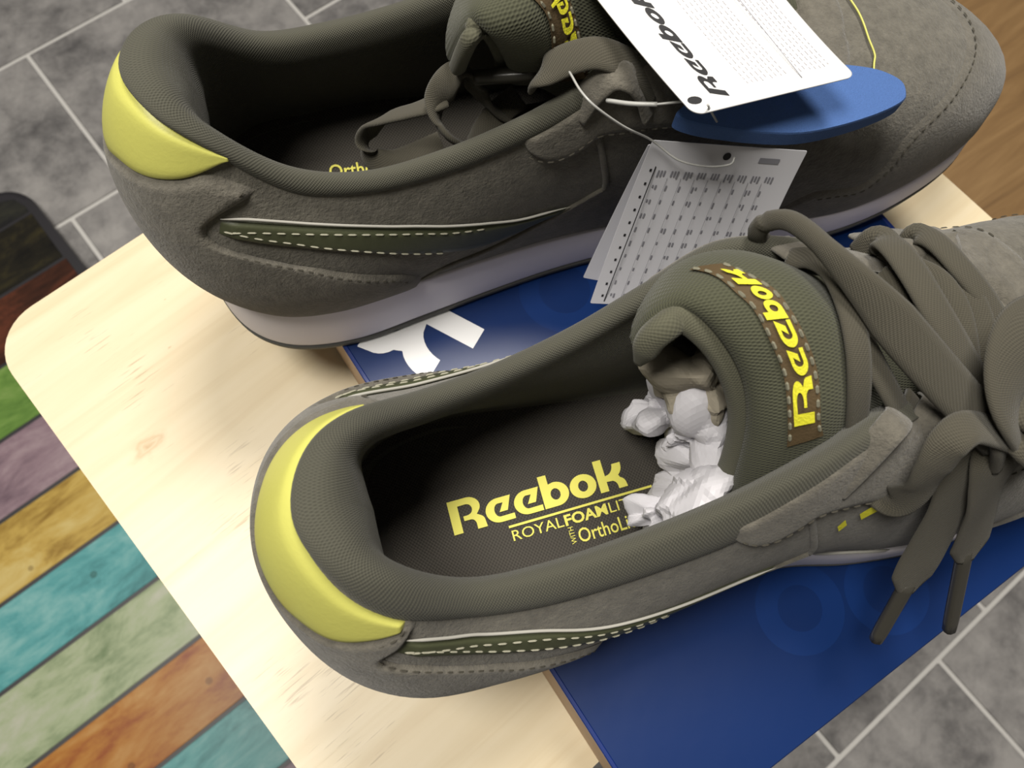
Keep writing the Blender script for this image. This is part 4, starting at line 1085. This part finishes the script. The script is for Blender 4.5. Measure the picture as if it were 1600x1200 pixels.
# the folded care booklet under it
bq = Quad([wloc(922, 474, .024), wloc(1150, 484, .028), wloc(1262, 236, .086), wloc(1020, 219, .086)], 0, -.002)
bb = thing('care_booklet', 'folded grey-white paper booklet with a printed size table between the sneakers', 'booklet', tuple(wloc(1100, 300, .06)))
child(card('page', bq, M['booklet'], None, .0006, .0002), bb)
bk = Quad([wloc(911, 434, .024), wloc(1010, 452, .022), wloc(1100, 232, .080), wloc(1013, 226, .083)], 0, -.001)
child(card('page', bk, M['booklet'], None, .0006, .0002), bb)
bl = [wloc(1020, 219, .086), wloc(1092, 217, .0875), wloc(1104, 246, .0865), wloc(1016, 246, .082)]
L = []; rnd = random.Random(9)
ua = pxuv(bq, 1034, 275); ub = pxuv(bq, 957, 432)
for i in range(9):
    u = .115 + i * .088
    for j in range(11):
        v = .84 - j * .085
        n_ = 3 if j == 0 else rnd.choice((1, 1, 2))
        for q in range(n_):
            ln = rnd.uniform(.030, .048) if j == 0 else rnd.uniform(.016, .034)
            L.append((u + q * .020, v - ln, u + q * .020 + .011, v))
child(on_card('size_table', bq, rects_(L), M['ink_grey'], None, .0002, True), bb)
L = [(.085, .02, .092, .86)] + [(.058, .83 - j * .078, .072, .845 - j * .078) for j in range(11)]
child(on_card('size_rule', bq, rects_(L), M['ink'], None, .0002, True), bb)
L = [(.115 + i * .088 - .012, .02, .115 + i * .088 - .0095, .80) for i in range(1, 9)]
child(on_card('column_lines', bq, rects_(L), M['ink_grey'], None, .0002, True), bb)
V = [tuple(pxuv(bq, 1136, 244) + np.array([.0012 * math.cos(a) / bq.w, .0014 * math.sin(a) / bq.hh])) for a in np.linspace(0, 2 * math.pi, 16, endpoint=False)]
child(on_card('punched_hole', bq, (V, [tuple(range(16))]), M['ink'], None), bb)
a = pxuv(bq, 1200, 252)
child(on_card('code_print', bq, rects_([(a[0] - .06, a[1] - .012, a[0] + .07, a[1] + .018)]), M['ink_grey'], None), bb)

# nylon fastener that ties the tags to the laces
fs = thing('tag_fastener', 'thin clear nylon loop tying the tags to the farther sneaker eyelets', 'fastener', tuple(wloc(960, 160, .1)))
def nyl(pts, r, nm): child(tube(nm, [wloc(*p) for p in pts], r, M['clear'], None, 8), fs)
nyl([(886, 106, .100), (893, 118, .105), (908, 143, .108), (932, 168, .107), (975, 198, .099), (1018, 219, .0885), (1060, 250, .0835), (1105, 260, .083), (1140, 257, .085), (1148, 246, .086)], .0003, 'nylon_thread')
nyl([(948, 157, .099), (985, 162, .102), (1027, 163, .104)], .00055, 'nylon_clasp')
nyl([(1025, 163, .104), (1045, 161, .105), (1068, 158, .1075), (1095, 152, .108)], .0003, 'nylon_thread')
nyl([(1106, 164, .1135), (1112, 176, .108), (1120, 190, .0985)], .0003, 'nylon_thread')
